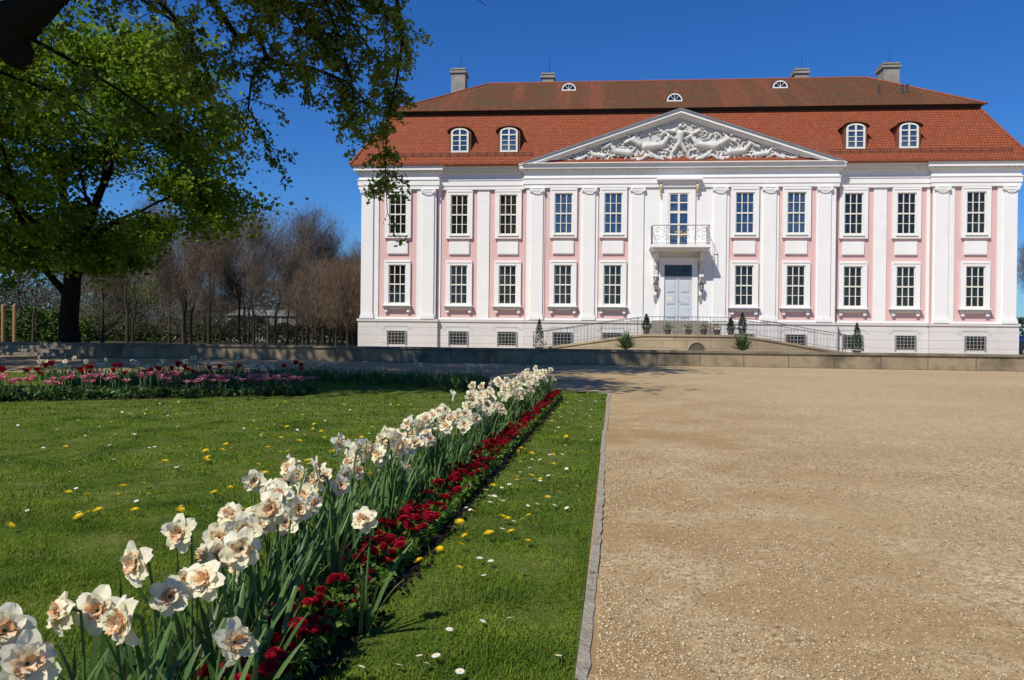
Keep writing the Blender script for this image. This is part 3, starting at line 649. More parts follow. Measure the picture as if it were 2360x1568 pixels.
PET=leafm('cream_petal',(.84,.77,.52),(.86,.82,.66),.35,.5); COR=leafm('peach_corona',(.86,.47,.20),(.90,.77,.53),.38,.5); STEM=leafm('stem_green',(.07,.15,.035),(.10,.19,.05),.1)
DLF=leafm('daffodil_leaf',(.045,.10,.030),(.11,.19,.05),.25,.4)
def petal(b,L,W,ang,tilt,curve,mi=0,r0=.004,ruf=.0,rng=R,nu=5,nv=4,tip=.8,z0=0):
    vs=[];fs=[]; ph=rng.uniform(0,6)
    for i in range(nu+1):
        t=i/nu; w_=W*(math.sin(pi*min(t*tip+.1,1))**.7)*.5
        rad=r0+L*t*math.cos(tilt)-curve*L*t*t*math.sin(tilt)*.5; z=z0+L*t*math.sin(tilt)+curve*L*t*t
        for j in range(nv+1):
            s=-1+2*j/nv; y=w_*s; zz=z+ .25*w_*s*s + ruf*math.sin(s*4+ph+t*5)*t
            vs.append((rad*math.cos(ang)-y*math.sin(ang),rad*math.sin(ang)+y*math.cos(ang),zz))
    for i in range(nu):
        for j in range(nv): a=i*(nv+1)+j; fs.append((a,a+1,a+nv+2,a+nv+1))
    b.add(vs,fs,mi)
def daff_variant(seed,rich=True):
    rg=random.Random(seed); H=rg.uniform(.36,.45); lean=rg.uniform(.0,.07)
    tip=Vector((rg.uniform(-.04,.04),-lean-.035,H)); b=MB()
    P=[(0,0,0),(0,-lean*.3,H*.4),(tip.x*.6,-lean*.7,H*.85),(tip.x*.8,-lean,H-.005),(tip.x,-lean-.018,H+.006),tip]
    b.tube(P,[.0045,.004,.0035,.0035,.004,.006],6); st=b.mesh('stem',STEM,True)
    M=Matrix.Translation(tip)@Matrix.Rotation(rg.uniform(-.4,.4),4,'Z')@Matrix.Rotation(pi/2-rg.uniform(-.1,.65),4,'X')@Matrix.Rotation(rg.uniform(0,1),4,'Z')
    sc=rg.uniform(.82,1.02)
    b=MB()
    for k in range(6):
        petal(b,.050*sc*rg.uniform(.9,1.05),.043*sc,k*pi/3+rg.uniform(-.12,.12),rg.uniform(-.3,.3)+(.12 if k%2 else 0),rg.uniform(-.45,.35),ruf=.004,rng=rg)
    for k in range(6): petal(b,.039*sc*rg.uniform(.8,1.05),.032*sc,k*pi/3+.5+rg.uniform(-.2,.2),rg.uniform(.2,.6),rg.uniform(-.5,.1),ruf=.004,rng=rg,nu=4,nv=4,z0=.004)
    for k in range(5): petal(b,.029*sc*rg.uniform(.8,1.1),.024*sc,rg.uniform(0,6.28),rg.uniform(.7,1.2),rg.uniform(-.5,.1),ruf=.004,rng=rg,nu=4,nv=3,z0=.006)
    b.xf(M); pe=b.mesh('petals',PET,True)
    b=MB()
    for k in range(20):
        petal(b,rg.uniform(.015,.027)*sc,.017*sc,rg.uniform(0,6.28),rg.uniform(.55,1.4),rg.uniform(-.6,.1),ruf=.006,rng=rg,nu=3,nv=3,r0=.003+rg.uniform(0,.006),mi=0,z0=.006)
    b.xf(M); cr=b.mesh('corona',COR,True)
    b=MB()
    for k in range(6 if rich else 4):
        a=rg.uniform(0,2*pi); el=rg.uniform(.06,.42); l=rg.uniform(.23,.38); d=Vector((math.cos(a)*math.sin(el),math.sin(a)*math.sin(el),math.cos(el))); s=Vector((-math.sin(a+.4),math.cos(a+.4),0)); p=Vector((rg.uniform(-.02,.02),rg.uniform(-.02,.02),0)); vs=[];fs=[]; tw=rg.uniform(-.6,.6)
        nrm=d.cross(s).normalized()
        for i in range(8):
            t=i/7; w_=.0075*(1-max(0,(t-.7)/.3)**2*.9); ss=(Matrix.Rotation(tw*t,3,'Z')@s)
            vs+=[p-ss*w_,p+nrm*.002,p+ss*w_]; p=p+d*(l/7); d=(d+Vector((math.cos(a)*.05,math.sin(a)*.05,-.10*t*rg.uniform(.3,1.9)))).normalized()
            if i: fs+=[(3*i-3,3*i-2,3*i+1,3*i),(3*i-2,3*i-1,3*i+2,3*i+1)]
        b.add(vs,fs)
    lf=b.mesh('leaves',DLF,True)
    return tip,(('stem',st),('petals',pe),('corona',cr),('leaves',lf))
DV=[daff_variant(100+i) for i in range(14)]
def plant_daff(X,Y,k,rz,head=True,sc=1.0):
    tip,parts=DV[k]
    if head:
        c,s=math.cos(rz),math.sin(rz); X-=(tip.x*c-tip.y*s)*sc; Y-=(tip.x*s+tip.y*c)*sc
    e=empty('daffodil',(X,Y,.02),rz); e.scale=(sc,sc,sc*R.uniform(.90,1.06))
    tag(e,"double cream daffodil with peach centre in the border bed","daffodil","daffodils in the border bed")
    for n_,m_ in parts: mk(n_,m_,e)
heads=[(-.845,1.372),(-.916,1.60),(-.876,1.669),(-.72,1.465),(-.836,1.759),(-.852,2.026),(-.719,1.844),(-.778,1.792),(-.819,2.114),(-.777,2.209),(-.652,1.90),(-.739,2.34),(-.908,2.54),(-.774,2.685),(-.57,1.62),(-.465,2.5),(-.80,2.15),(-.70,2.3),(-.77,2.26),(-.72,2.12),(-.93,1.44),(-.79,1.93),(-.70,2.02),(-.83,2.24),(-.745,2.18),(-.66,2.44)]
nd=0
for X,Y in heads:
    plant_daff(X,Y,nd%14,R.uniform(-1.1,1.1)); nd+=1
y_=2.75
while y_<12.6:
    cl=math.sin(y_*2.9)+.6*math.sin(y_*5.3+1)
    k=(8 if cl>-.2 else 5) if y_<5.5 else (6 if cl>-.3 else 4)
    if 4.5<y_<4.75: k=3
    cx=R.uniform(.30,.50)
    for _ in range(k):
        yy=y_+R.uniform(0,.24); off=min(max(R.gauss(cx,.10),.22),.60); plant_daff(BX_(yy)-off,yy,R.randrange(14),R.gauss(-.1,.9),False,R.uniform(.86,1.05)); nd+=1
    y_+=.235
print('daffs',nd)
b=MB()
n=700; rr=random.Random(8)
for i in range(n):
    yy=1.2+11.4*rr.random()**1.3; x=BX_(yy)-rr.uniform(.2,.58); a=rr.uniform(0,6.28); el=rr.uniform(.03,.6); l=rr.uniform(.18,.32)
    d=Vector((math.cos(a)*math.sin(el),math.sin(a)*math.sin(el),math.cos(el))); s=Vector((-math.sin(a+.4),math.cos(a+.4),0)); p=Vector((x,yy,.02)); vs=[];fs=[]
    for k in range(6):
        t=k/5; w_=.0075*(1-t**3*.9); vs+=[p-s*w_,p+s*w_]; p=p+d*(l/5); d=(d+Vector((0,0,-.15*t))).normalized()
        if k: fs.append((2*k-2,2*k-1,2*k+1,2*k))
    b.add(vs,fs)
g=b.obj('daffodil_foliage',DLF,None,True); tag(g,"dense strap-like green daffodil leaves filling the border",kind='stuff')
REDM=leafm('crimson_petal',(.22,.003,.012),(.44,.009,.032),.15,.6,spec=.1); BLF=leafm('bellis_leaf',(.06,.12,.015),(.13,.22,.03),.3)
def bellis(seed,N=110):
    rg=random.Random(seed); H=rg.uniform(.06,.11); b=MB(); b.tube([(0,0,0),(.004,.003,H*.5),(0,0,H)],.002,4,1)
    r=rg.uniform(.017,.022); M=Matrix.Translation((0,0,H))@Matrix.Rotation(rg.uniform(-.35,.35),4,'X')@Matrix.Rotation(rg.uniform(-.35,.35),4,'Y'); st=len(b.v)
    for i in range(N):
        t=math.sqrt((i+.5)/N); a=i*2.39996; el=(1-t)*1.3+.08; L=r*(.55+.5*t); c=Vector((math.cos(a),math.sin(a),0)); base=c*r*t*.45+Vector((0,0,(1-t*t)*r*.45))
        d=(c*math.cos(el)+Vector((0,0,math.sin(el)))); s=Vector((-math.sin(a),math.cos(a),0))*.0023
        tipp=base+d*L*.75; b.add([base-s*.6,base+s*.6,tipp+s,tipp-s],[(0,1,2,3)],0)
    b.lathe([(r*.5,-.002),(r*.75,.002),(r*.6,r*.4),(r*.2,r*.6)],8,(0,0,0),0)
    b.xf(M,st); return b.mesh('red_daisy',[REDM,BLF])
BV=[bellis(i) for i in range(8)]
spots=[]
while len(spots)<300:
    yy=1.75+5.2*R.random()**1.1; x=BX_(yy)-R.uniform(.05,.245)
    if math.sin(yy*6)*math.sin(yy*2.3+1)+R.uniform(-1,1)<-.5: continue
    if all((x-a)**2+(yy-c)**2>.035**2 for a,c in spots): spots.append((x,yy))
for x,yy in spots:
    o=mk('red_daisy',BV[R.randrange(8)],None,(x,yy,.02),R.uniform(0,6.28)); s=R.uniform(.8,1.25); o.scale=(s,s,s*R.uniform(.8,1.15))
    tag(o,"crimson pompom bellis daisy in the border edging","daisy","red bellis daisies edging the border")
b=MB()
for i in range(520):
    yy=6.6+6.1*R.random(); x=BX_(yy)-R.uniform(.05,.22); z=R.uniform(.06,.12); r=.02
    if math.sin(yy*6)*math.sin(yy*2.3+1)+R.uniform(-1,1)<-.7: continue
    M=Matrix.Translation((x,yy,z))@Matrix.Rotation(R.uniform(-.4,.4),4,'X'); st=len(b.v)
    for k in range(22):
        t=math.sqrt((k+.5)/22); a=k*2.4; c=Vector((math.cos(a),math.sin(a),0)); el=(1-t)*1.3+.1; base=c*r*t*.4+Vector((0,0,(1-t*t)*r*.5)); tp=base+(c*math.cos(el)+Vector((0,0,math.sin(el))))*r*.75; s=Vector((-math.sin(a),math.cos(a),0))*.005
        b.add([base-s*.6,base+s*.6,tp+s,tp-s],[(0,1,2,3)])
    b.xf(M,st)
g=b.obj('red_daisy_border',REDM); tag(g,"mass of crimson bellis daisies edging the border",kind='stuff')
n=20000; Y=1.3+11.4*NR.uniform(0,1,n)**1.3; X=BX_(Y)-NR.uniform(.03,.33,n); C_=np.stack([X,Y,.02+NR.uniform(0,.075,n)],1); V,F=leafquads(C_,.036,.6,.8)
g=mk('bedding_foliage',npmesh('bedding_foliage',V,F,BLF)); tag(g,"low green leaf rosettes between the bedding flowers",kind='stuff')
WP=leafm('white_ray_petal',(.82,.82,.80),(.8,.78,.78),.2); YL=leafm('dandelion_yellow',(.85,.55,.01),(.85,.62,.02),.15)
b=MB(); b.tube([(0,0,0),(0,0,.045)],.0015,4,1)
for k in range(16): petal(b,.010,.004,k*pi/8,.15,0,0,.003,0,R,2,1)
b.lathe([(.004,.0),(.004,.002),(.001,.004)],8,(0,0,.0),2); b.v=[(x,y,z if i<8 else z+.045) for i,(x,y,z) in enumerate(b.v)]
dz=b.mesh('white_daisy',[WP,STEM,YL])
b=MB(); b.tube([(0,0,0),(0,0,.05)],.002,4,1); st=len(b.v)
for k in range(46):
    t=math.sqrt((k+.5)/46); petal(b,.009+.011*t,.004,k*2.4,.15+(1-t)*1.1,0,0,.001,0,R,1,1)
b.xf(Matrix.Translation((0,0,.05)),st); dd=b.mesh('dandelion',[YL,STEM])
def scatter(mesh,name,label,cat,grp,n,f,k=1.0):
    c=0
    while c<n:
        x,yy=f()
        if not inlawn(np.array([x]),np.array([yy]))[0] or inbed(np.array([x]),np.array([yy]))[0]: continue
        if abs(x)>.66*yy+.1: continue
        o=mk(name,mesh,None,(x,yy,.0),R.uniform(0,6.28)); s=R.uniform(.8,1.25)*k; o.scale=(s,s,s*.8); o.rotation_euler=(R.uniform(-.3,.5),R.uniform(-.3,.3),R.uniform(0,6)); tag(o,label,cat,grp); c+=1
DL=('dandelion','yellow dandelion flower open in the short lawn grass','dandelion','dandelions in the lawn')
DW=('white_daisy','tiny white lawn daisy with yellow eye in the grass','daisy','white daisies in the lawn')
scatter(dd,*DL,60,lambda:(R.uniform(-2.6,0),R.uniform(3.6,8)),1.25)
scatter(dd,*DL,50,lambda:(R.uniform(-4,0),R.uniform(3.3,11)),1.1)
def strip():
    yy=2.2+10*R.random()**1.3; return (R.uniform(BX_(yy)+.05,KX(yy)-.05),yy)
scatter(dd,*DL,36,lambda:(lambda p:(p[0],p[1]+1))(strip()),1.2)
scatter(dz,*DW,85,strip,1.1)
scatter(dz,*DW,110,lambda:(R.uniform(-5,0),3+8*R.random()),1.1)
def tulip(seed,col,H,sp):
    rg=random.Random(seed); b=MB(); b.tube([(0,0,0),(.01,0,H*.5),(0,0,H)],.004,5,1); st=len(b.v)
    for k in range(6): petal(b,.06,.045,k*pi/3,1.35-sp-(.1 if k%2 else 0),.1,0,.008,.002,rg,4,3)
    b.xf(Matrix.Translation((0,0,H)),st)
    for k in range(3):
        a=k*2.1+rg.random(); vs=[];fs=[]; p=Vector((0,0,0)); d=Vector((math.cos(a)*.4,math.sin(a)*.4,.9)); s=Vector((-math.sin(a),math.cos(a),0))
        for i in range(5):
            t=i/4; w_=.022*math.sin(pi*min(.25+t*.75,1)); vs+=[p-s*w_,p+s*w_]; p=p+d*.055; d=(d+Vector((math.cos(a)*.15,math.sin(a)*.15,-.15))).normalized()
            if i: fs.append((2*i-2,2*i-1,2*i+1,2*i))
        b.add(vs,fs,1)
    return b.mesh('tulip',[col,DLF],True)
TR=leafm('dark_red_tulip',(.40,.006,.014),(.22,.004,.014),.28); TP=leafm('pink_tulip',(.66,.12,.20),(.75,.40,.43),.3)
TV=[(tulip(1,TR,.42,.1),'dark red'),(tulip(2,TR,.38,.35),'dark red'),(tulip(3,TP,.28,.45),'pink'),(tulip(4,TP,.24,.6),'pink'),(tulip(5,TP,.3,.3),'pink')]
for i in range(190):
    t=R.random()**1.3; x,yy=tbed(t); q=R.random(); yy+=q*.8; k=R.choice((2,3,4)) if q<.5 else R.choice((0,0,1,1,4))
    if t>.65: k=0 if R.random()<.15 else 3
    o=mk('tulip',TV[k][0],None,(x,yy,.01),R.uniform(0,6.28)); s=R.uniform(.85,1.15); o.scale=(s*1.3,s*1.3,s); tag(o,TV[k][1]+" tulip with broad leaves in the curved lawn bed","tulip","tulips in the lawn bed")
b=MB(); P=[tbed(i/12) for i in range(13)]; b.prism([(x,y_-.08) for x,y_ in P]+[(x,y_+.9) for x,y_ in reversed(P)],-.05,.02); g=b.obj('tulip_bed_soil',SOIL); tag(g,"dark soil of the curved tulip bed in the lawn",kind='structure')
n=4600; T=NR.uniform(0,1,n); Xb=-8.2+4.9*T; Yb=10.2+2.2*T**1.1+.25*np.sin(T*3)+NR.uniform(-.05,.85,n); V,F=leafquads(np.stack([Xb,Yb,NR.uniform(.02,.18,n)*(1.2-T*.6)],1),.08,.3)
g=mk('tulip_foliage',npmesh('tulip_foliage',V,F,DLF)); tag(g,"green leaves crowding the tulip bed",kind='stuff')
def joinv(k):
    tip,parts=DV[k]; b=MB()
    for i,(n_,m_) in enumerate(parts): b.add([tuple(v.co) for v in m_.vertices],[tuple(p.vertices) for p in m_.polygons],i)
    return b.mesh('daffodil',[STEM,PET,COR,DLF],True)
JV=[joinv(k) for k in range(4)]
ARC1=[(-9.5,15.6),(-7,16.4),(-4.8,16.6),(-2.8,16.0),(-1.2,14.9),(-.5,14.4)]; ARC2=[(-7.5,13.3),(-6.5,13.7),(-5.5,13.9),(-4,14.1)]
def onpoly(P,t):
    t*=len(P)-1; i=min(int(t),len(P)-2); f=t-i; return (P[i][0]*(1-f)+P[i+1][0]*f,P[i][1]*(1-f)+P[i+1][1]*f)
for i in range(max(20,min(80,299-nd))):
    x,yy=onpoly(ARC2 if i%3==0 else ARC1,R.random()); o=mk('daffodil',JV[R.randrange(4)],None,(x+R.uniform(-.1,.1),yy+R.uniform(-.4,.4),.01),R.gauss(0,.8)); tag(o,"pale cream daffodil in the shaded far lawn bed","daffodil","daffodils in the far beds")
Cs=[]
for i in range(3600):
    x,yy=onpoly(ARC1 if i%3 else ARC2,R.random()); Cs.append((x+R.uniform(-.15,.15),yy+R.uniform(-.35,.35),R.uniform(.0,.15)))
Cs=np.array(Cs); d=NR.normal(size=(len(Cs),3))*[.07,.07,.03]+[0,0,.17]; s=NR.normal(size=(len(Cs),3))*[.012,.012,0]
V=np.stack([Cs-s,Cs+s,Cs+d],1).reshape(-1,3); g=mk('far_bed_foliage',npmesh('far_bed_foliage',V,np.arange(len(V)).reshape(-1,3),DLF)); tag(g,"upright daffodil leaves in the far curved beds",kind='stuff')
# ------------------------------------------------------------------ TREES
BARK=basic('dark_bark',(.024,.019,.014),(.012,.010,.008),6,.95,1.0,25,.1,dist=.05)
BARKG=basic('grey_brown_bark',(.075,.060,.045),(.045,.036,.029),6,.95,.6,25,.1)
def grow(b,p,d,L,r,depth,tips,rg,droop=0,kids=3,ang=.6,nseg=4,minr=.006,ns=6,allp=None):
    P=[p.copy()]; rad=[r]
    for i in range(nseg):
        d=(d+Vector((rg.gauss(0,.13),rg.gauss(0,.13),rg.gauss(0,.1)-droop))).normalized(); p=p+d*(L/nseg); P.append(p.copy()); rad.append(max(minr,r*(1-.42*(i+1)/nseg)))
        if allp is not None and depth<=2: allp.append(p.copy())
    b.tube(P,rad,ns if depth>1 else 4,0,False)
    if depth==0: tips.append((p,d)); return
    for k in range(kids):
        a=rg.uniform(0,2*pi); o=d.orthogonal().normalized(); o.rotate(Matrix.Rotation(a+k*2*pi/kids,3,d))
        nd_=(d+o*math.tan(rg.uniform(.5,1.2)*ang)).normalized(); i=nseg if k==0 else rg.randint(max(1,nseg-2),nseg)
        grow(b,P[i],nd_,L*rg.uniform(.62,.85),max(minr,rad[i]*.72),depth-1,tips,rg,droop,kids,ang,nseg,minr,ns,allp)
def clumps(cen,rad,n,m,cr,ls,rng,hollow=.35,asp=.75,flat=.6,floor=None):
    Cs=[]
    for i in range(n):
        v=rng.normal(size=3); v/=np.linalg.norm(v); q=rng.uniform(hollow,1)**.5
        c=np.array(cen)+v*np.array(rad)*q
        if floor and c[2]<floor: c[2]=floor+rng.uniform(0,1.5)
        s=cr*rng.uniform(.5,1.3); mm=int(m*rng.uniform(.4,1.5)); Cs.append(c+rng.normal(size=(mm,3))*np.array([s,s,s*flat])*.55)
    return leafquads(np.concatenate(Cs),ls,asp,.5,rng)
ML=leafm('maple_leaf',(.13,.225,.013),(.27,.37,.024),.48,.5,(.085,.165,.012),.5)
mt=empty('maple_tree',(-18.6,33.0,0)); tag(mt,"large maple in fresh green spring leaf behind the low wall","tree")
rg=random.Random(21); b=MB(); tips=[]
b.tube([(.05,0,-.2),(0,0,.3),(-.05,0,1.5),(.1,0,3.2),(.3,0,5)],[.62,.44,.37,.33,.29],12,0,False)
for d,s,L,r in (((.25,.1,1),(.3,0,4.8),3.3,.25),((-.9,.1,.75),(-.02,0,2.4),4.2,.18),((.7,-.2,.8),(.2,0,4.0),3.2,.16),((-.5,-.6,.9),(.15,0,3.8),3.6,.15),((.4,.7,.8),(.25,0,4.6),3.4,.15),((-.35,.2,1),(.3,0,4.9),3.4,.20)):
    grow(b,Vector(s),Vector(d).normalized(),L,r,4,tips,rg,0,2,.55,4,.018)
b.obj('trunk',BARK,mt,True)
rn=np.random.default_rng(4)
Cs=[]
for p,d in tips:
    p=np.array(p); s=rn.uniform(.5,.95); Cs.append(p+rn.normal(size=(int(rn.uniform(100,230)),3))*[s,s,s*.4])
V1,F1=leafquads(np.concatenate(Cs),.20,.85,.5,rn)
V2,F2=clumps((-.5,-1.2,8.3),(7.5,5.8,6.0),270,240,1.0,.20,rn,.4,.85,.5,3.6)
mk('crown',npmesh('crown',np.concatenate([V1,V2]),np.concatenate([F1,F2+len(V1)]),ML),mt)
OL=leafm('young_oak_leaf',(.17,.215,.018),(.34,.37,.04),.5,.5,(.10,.13,.016),.9)
oak=empty('oak_tree',(-9.8,10.2,0)); tag(oak,"old oak with dark limbs and drooping yellow-green young leaves","tree")
OX=Vector((-9.8,10.2,0)); b=MB(); rg=random.Random(31)
def rel(p): return Vector(p)-OX
b.tube([rel(p) for p in ((-9.8,10.2,-.2),(-9.8,10.2,1.5),(-9.7,10.3,3.2),(-9.4,10.5,5),(-9.2,10.8,7.5),(-9,11.6,10),(-9,13,12.5),(-9.2,14,14.5)) ],[.75,.6,.52,.5,.42,.34,.25,.15],12,0,False)
b.tube([rel(p) for p in ((-9.5,10.4,4.6),(-8.3,10.6,5.0),(-7.4,10.8,5.15),(-6.85,10.9,5.3),(-6.5,11,5.75),(-5.9,11.1,6.3),(-4.9,11.6,6.9),(-3.6,12.2,7.2),(-2.6,12.7,7.15),(-1.9,13,6.6))],[.27,.25,.27,.29,.24,.17,.13,.10,.06,.035],10,0,False)
b.tube([rel(p) for p in ((-7.1,10.9,5.15),(-6.9,10.95,4.8),(-6.85,11,4.65))],[.27,.21,.05],10,0,False)
paths=[]
def br(P,r0,r1,w=1):
    n=len(P); P=[Vector(p) for p in P]; b.tube([p-OX for p in P],[r0+(r1-r0)*i/(n-1) for i in range(n)],6,0,False); paths.append((P,w))
br([(-2.3,12.8,7.0),(-1.95,13,6.5),(-1.85,13,5.9),(-1.95,13,5.2),(-2.1,13.1,4.6),(-2.15,13.1,3.9),(-2.1,13.1,3.0)],.04,.006,1.3)
br([(-5.6,12.0,7.2),(-5.0,12.6,6.5),(-4.6,13,5.9),(-4.25,13,5.95),(-4.1,13,5.55),(-3.85,13,5.45),(-3.38,13,5.4),(-2.8,13.1,5.2),(-2.4,13.2,4.8)],.06,.018,1.3)
br([(-4.1,13,5.6),(-4.35,13,5.2),(-4.4,13,4.7),(-4.15,13,4.3),(-3.9,12.9,3.9)],.028,.006,.7)
br([(-3.3,12.3,7.2),(-3.1,12.6,6.5),(-2.9,12.9,5.9),(-2.7,13,5.2),(-2.6,13,4.6)],.03,.006,2.2)
br([(-3.8,12.1,7.2),(-3.2,12.4,6.9),(-2.4,12.7,6.6),(-1.9,13,6.1)],.035,.008,2.6)
br([(-3.0,12.5,6.6),(-2.7,12.9,6.1),(-2.3,13.1,5.6),(-2.1,13.2,5.0)],.03,.006,2.0)
br([(-5.9,11.2,6.4),(-5.5,11.7,6.1),(-5.0,12.1,5.6),(-4.8,12.4,5.0)],.04,.006,1.1)
br([(-7.0,10.9,5.2),(-6.4,11.3,4.9),(-5.9,11.8,4.6),(-5.5,12.3,4.3),(-5.2,12.6,4.2)],.035,.006,.7)
br([(-6.3,11,5.9),(-5.9,12,6.2),(-5.6,13,6.1),(-5.3,13.5,5.7)],.04,.008,1.0)
br([(-8.2,10.6,4.8),(-7.8,11.8,4.9),(-7.3,12.6,4.8),(-6.9,13.2,4.5)],.04,.01,.6)
br([(-4.9,11.6,6.9),(-3.9,12.4,6.5),(-3.5,13,6.2),(-3.2,13.4,5.8)],.04,.008,2.2)
br([(-5.2,11.5,6.8),(-4.6,12.2,6.6),(-4.1,12.8,6.5),(-3.6,13.2,6.4)],.04,.008,2.0)
br([(-2.6,12.7,7.1),(-1.6,13.2,7.15),(-.8,13.4,6.85),(-.5,13.5,6.65)],.02,.004,.12)
LC=[]; 
for P,w_ in paths:
    nt_=int(24*w_*len(P)/5)
    for _ in range(nt_):
        t=rg.random()**.8*(len(P)-1.001); i=int(t); p=P[i].lerp(P[i+1],t-i); d=Vector((rg.gauss(0,.8),rg.gauss(0,.8),rg.gauss(-.35,.5))).normalized(); L=rg.uniform(.3,.85); Q=[p.copy()]
        if p.x>-2.6: L*=.6
        for k in range(5):
            d=(d+Vector((rg.gauss(0,.15),rg.gauss(0,.15),-.13))).normalized(); p=p+d*L/5; Q.append(p.copy())
            m=rg.randint(3,7) if k<4 else 18
            for _j in range(m): 
                c=p+Vector((rg.gauss(0,.05),rg.gauss(0,.05),rg.gauss(-.02,.05))); LC.append(c-OX)
        b.tube([q-OX for q in Q],[.008,.007,.006,.005,.004,.002],4,0,False)
        if rg.random()<.5:
            q=Q[2]; d2=(d+Vector((rg.gauss(0,.7),rg.gauss(0,.7),0))).normalized()
            q2=q+d2*.3; b.tube([q-OX,q2-OX],[.005,.003],3,0,False)
            for _j in range(12): LC.append(q2+Vector((rg.gauss(0,.05),rg.gauss(0,.05),rg.gauss(0,.05)))-OX)
for d,s,L in (((.6,.3,.8),(.5,.4,6),3.5),((-.5,.5,.8),(.7,.6,7.5),3.5),((.1,.9,.6),(.3,.3,5.5),4),((-.8,-.2,.6),(.2,.2,4.5),4),((.3,-.2,1),(1.0,1.8,11),3),((.7,.4,.6),(.8,3,12),3)):
    tt=[]; grow(b,Vector(s),Vector(d).normalized(),L,.2,3,tt,rg,0,2,.5,4,.02)
b.obj('trunk',BARK,oak,True)
rn=np.random.default_rng(9)
V1,F1=leafquads(np.array([tuple(c) for c in LC]),.09,.55,0,rn)
V2,F2=clumps((1.2,-1.0,11.0),(5.4,4.0,2.6),95,190,1.3,.24,rn,.15,.8)
V3,F3=clumps((.0,5.0,15.2),(7.2,6.8,3.6),150,190,1.5,.30,rn,.1,.8)
mk('crown',npmesh('crown',np.concatenate([V1,V2,V3]),np.concatenate([F1,F2+len(V1),F3+len(V1)+len(V2)]),OL),oak)
pt_=empty('park_tree',(-20.5,17.5,0)); tag(pt_,"broad leafy park tree shading the steps and low wall","tree")
b=MB(); b.tube([(0,0,-.2),(0,0,2),(.1,0,5),(.2,0,11)],[.6,.45,.38,.2],10,0,False)
for d in ((.8,.2,.7),(-.7,.3,.8),(.1,.8,.8),(.2,-.8,.8)): grow(b,Vector((.1,0,5.5)),Vector(d).normalized(),3.2,.2,3,[],rg,0,2,.5,4,.02)
b.obj('trunk',BARK,pt_,True); V2,F2=clumps((.0,1,11.5),(6.5,6.5,4.5),120,180,1.5,.30,rn,.15,.8); mk('crown',npmesh('crown',V2,F2,ML),pt_)
TW=leafm('brown_twigs',(.10,.082,.066),(.18,.145,.115),0,.9); TWR=leafm('brown_bud_twigs',(.10,.072,.052),(.175,.125,.088),0,.9)
def twigs(C_,L,wd,rng,up=.5):
    n=len(C_); d=rng.normal(size=(n,3)); d[:,2]+=up; d/=np.linalg.norm(d,axis=1)[:,None]; s=rng.normal(size=(n,3)); s-=d*(s*d).sum(1)[:,None]; s/=np.linalg.norm(s,axis=1)[:,None]
    l=(L*rng.uniform(.5,1.3,n))[:,None]; V=np.stack([C_-s*wd/2,C_+s*wd/2,C_+d*l],1).reshape(-1,3); return V,np.arange(n*3).reshape(n,3)
def bare(seed,H,spread,dense,mat_):
    rg=random.Random(seed); rn=np.random.default_rng(seed); b=MB(); tips=[]; ap=[]
    b.tube([(0,0,-.1),(.04*seed-.05,0,H*.15),(.05,0,H*.27)],[.14,.10,.085],8,0,False)
    grow(b,Vector((.05,0,H*.25)),Vector((0,0,1)),H*.26,.085,4,tips,rg,-.05,3,spread,3,.010,5,ap)
    tr=b.mesh('trunk',BARKG,True); A=np.array([tuple(p) for p in ap]); A=A[rn.integers(0,len(A),dense)]+rn.normal(size=(dense,3))*.32; A[:,2]-=rn.uniform(0,1,dense)**2*1.6
    V,F=twigs(A,.8,.016,rn,1.6); 
    return tr,npmesh('crown',V,F,mat_)
BT=[bare(1,9.5,.5,4600,TW),bare(2,9,.55,4600,TW),bare(3,9.2,.48,4600,TWR)]
def hornb(seed):
    rn=np.random.default_rng(seed); b=MB(); b.tube([(0,0,-.1),(0,0,1.2),(0,0,3)],[.10,.08,.06],8,0,False); rg=random.Random(seed)
    for k in range(14): a=k*.7; b.tube([(0,0,1.1+.12*k),(math.cos(a)*.7,math.sin(a)*.7,2.7+.2*k),(math.cos(a)*1.2,math.sin(a)*1.2,4.6+.1*k)],[.04,.022,.008],4,0,False)
    n=6500; v=rn.normal(size=(n,3)); v/=np.linalg.norm(v,axis=1)[:,None]; v=np.sign(v)*np.abs(v)**.8; A=v*np.array([1.8,1.8,1.9])*(rn.uniform(.1,1.3,n)**.5)[:,None]+[0,0,3.6]
    A[:,2]+=.5*np.sin(A[:,0]*3+seed)*np.cos(A[:,1]*3); V,F=twigs(A,.65,.017,rn,1.8); return b.mesh('trunk',BARKG,True),npmesh('crown',V,F,TWR)
HB=[hornb(51),hornb(52),hornb(57)]
def place(ms,name,x,y,s,label,cat,grp,rz):
    e=empty(name,(x,y,0),rz); e.scale=(s,s,s*rg.uniform(.92,1.08)); tag(e,label,cat,grp); mk('trunk',ms[0],e); mk('crown',ms[1],e)
rg=random.Random(77)
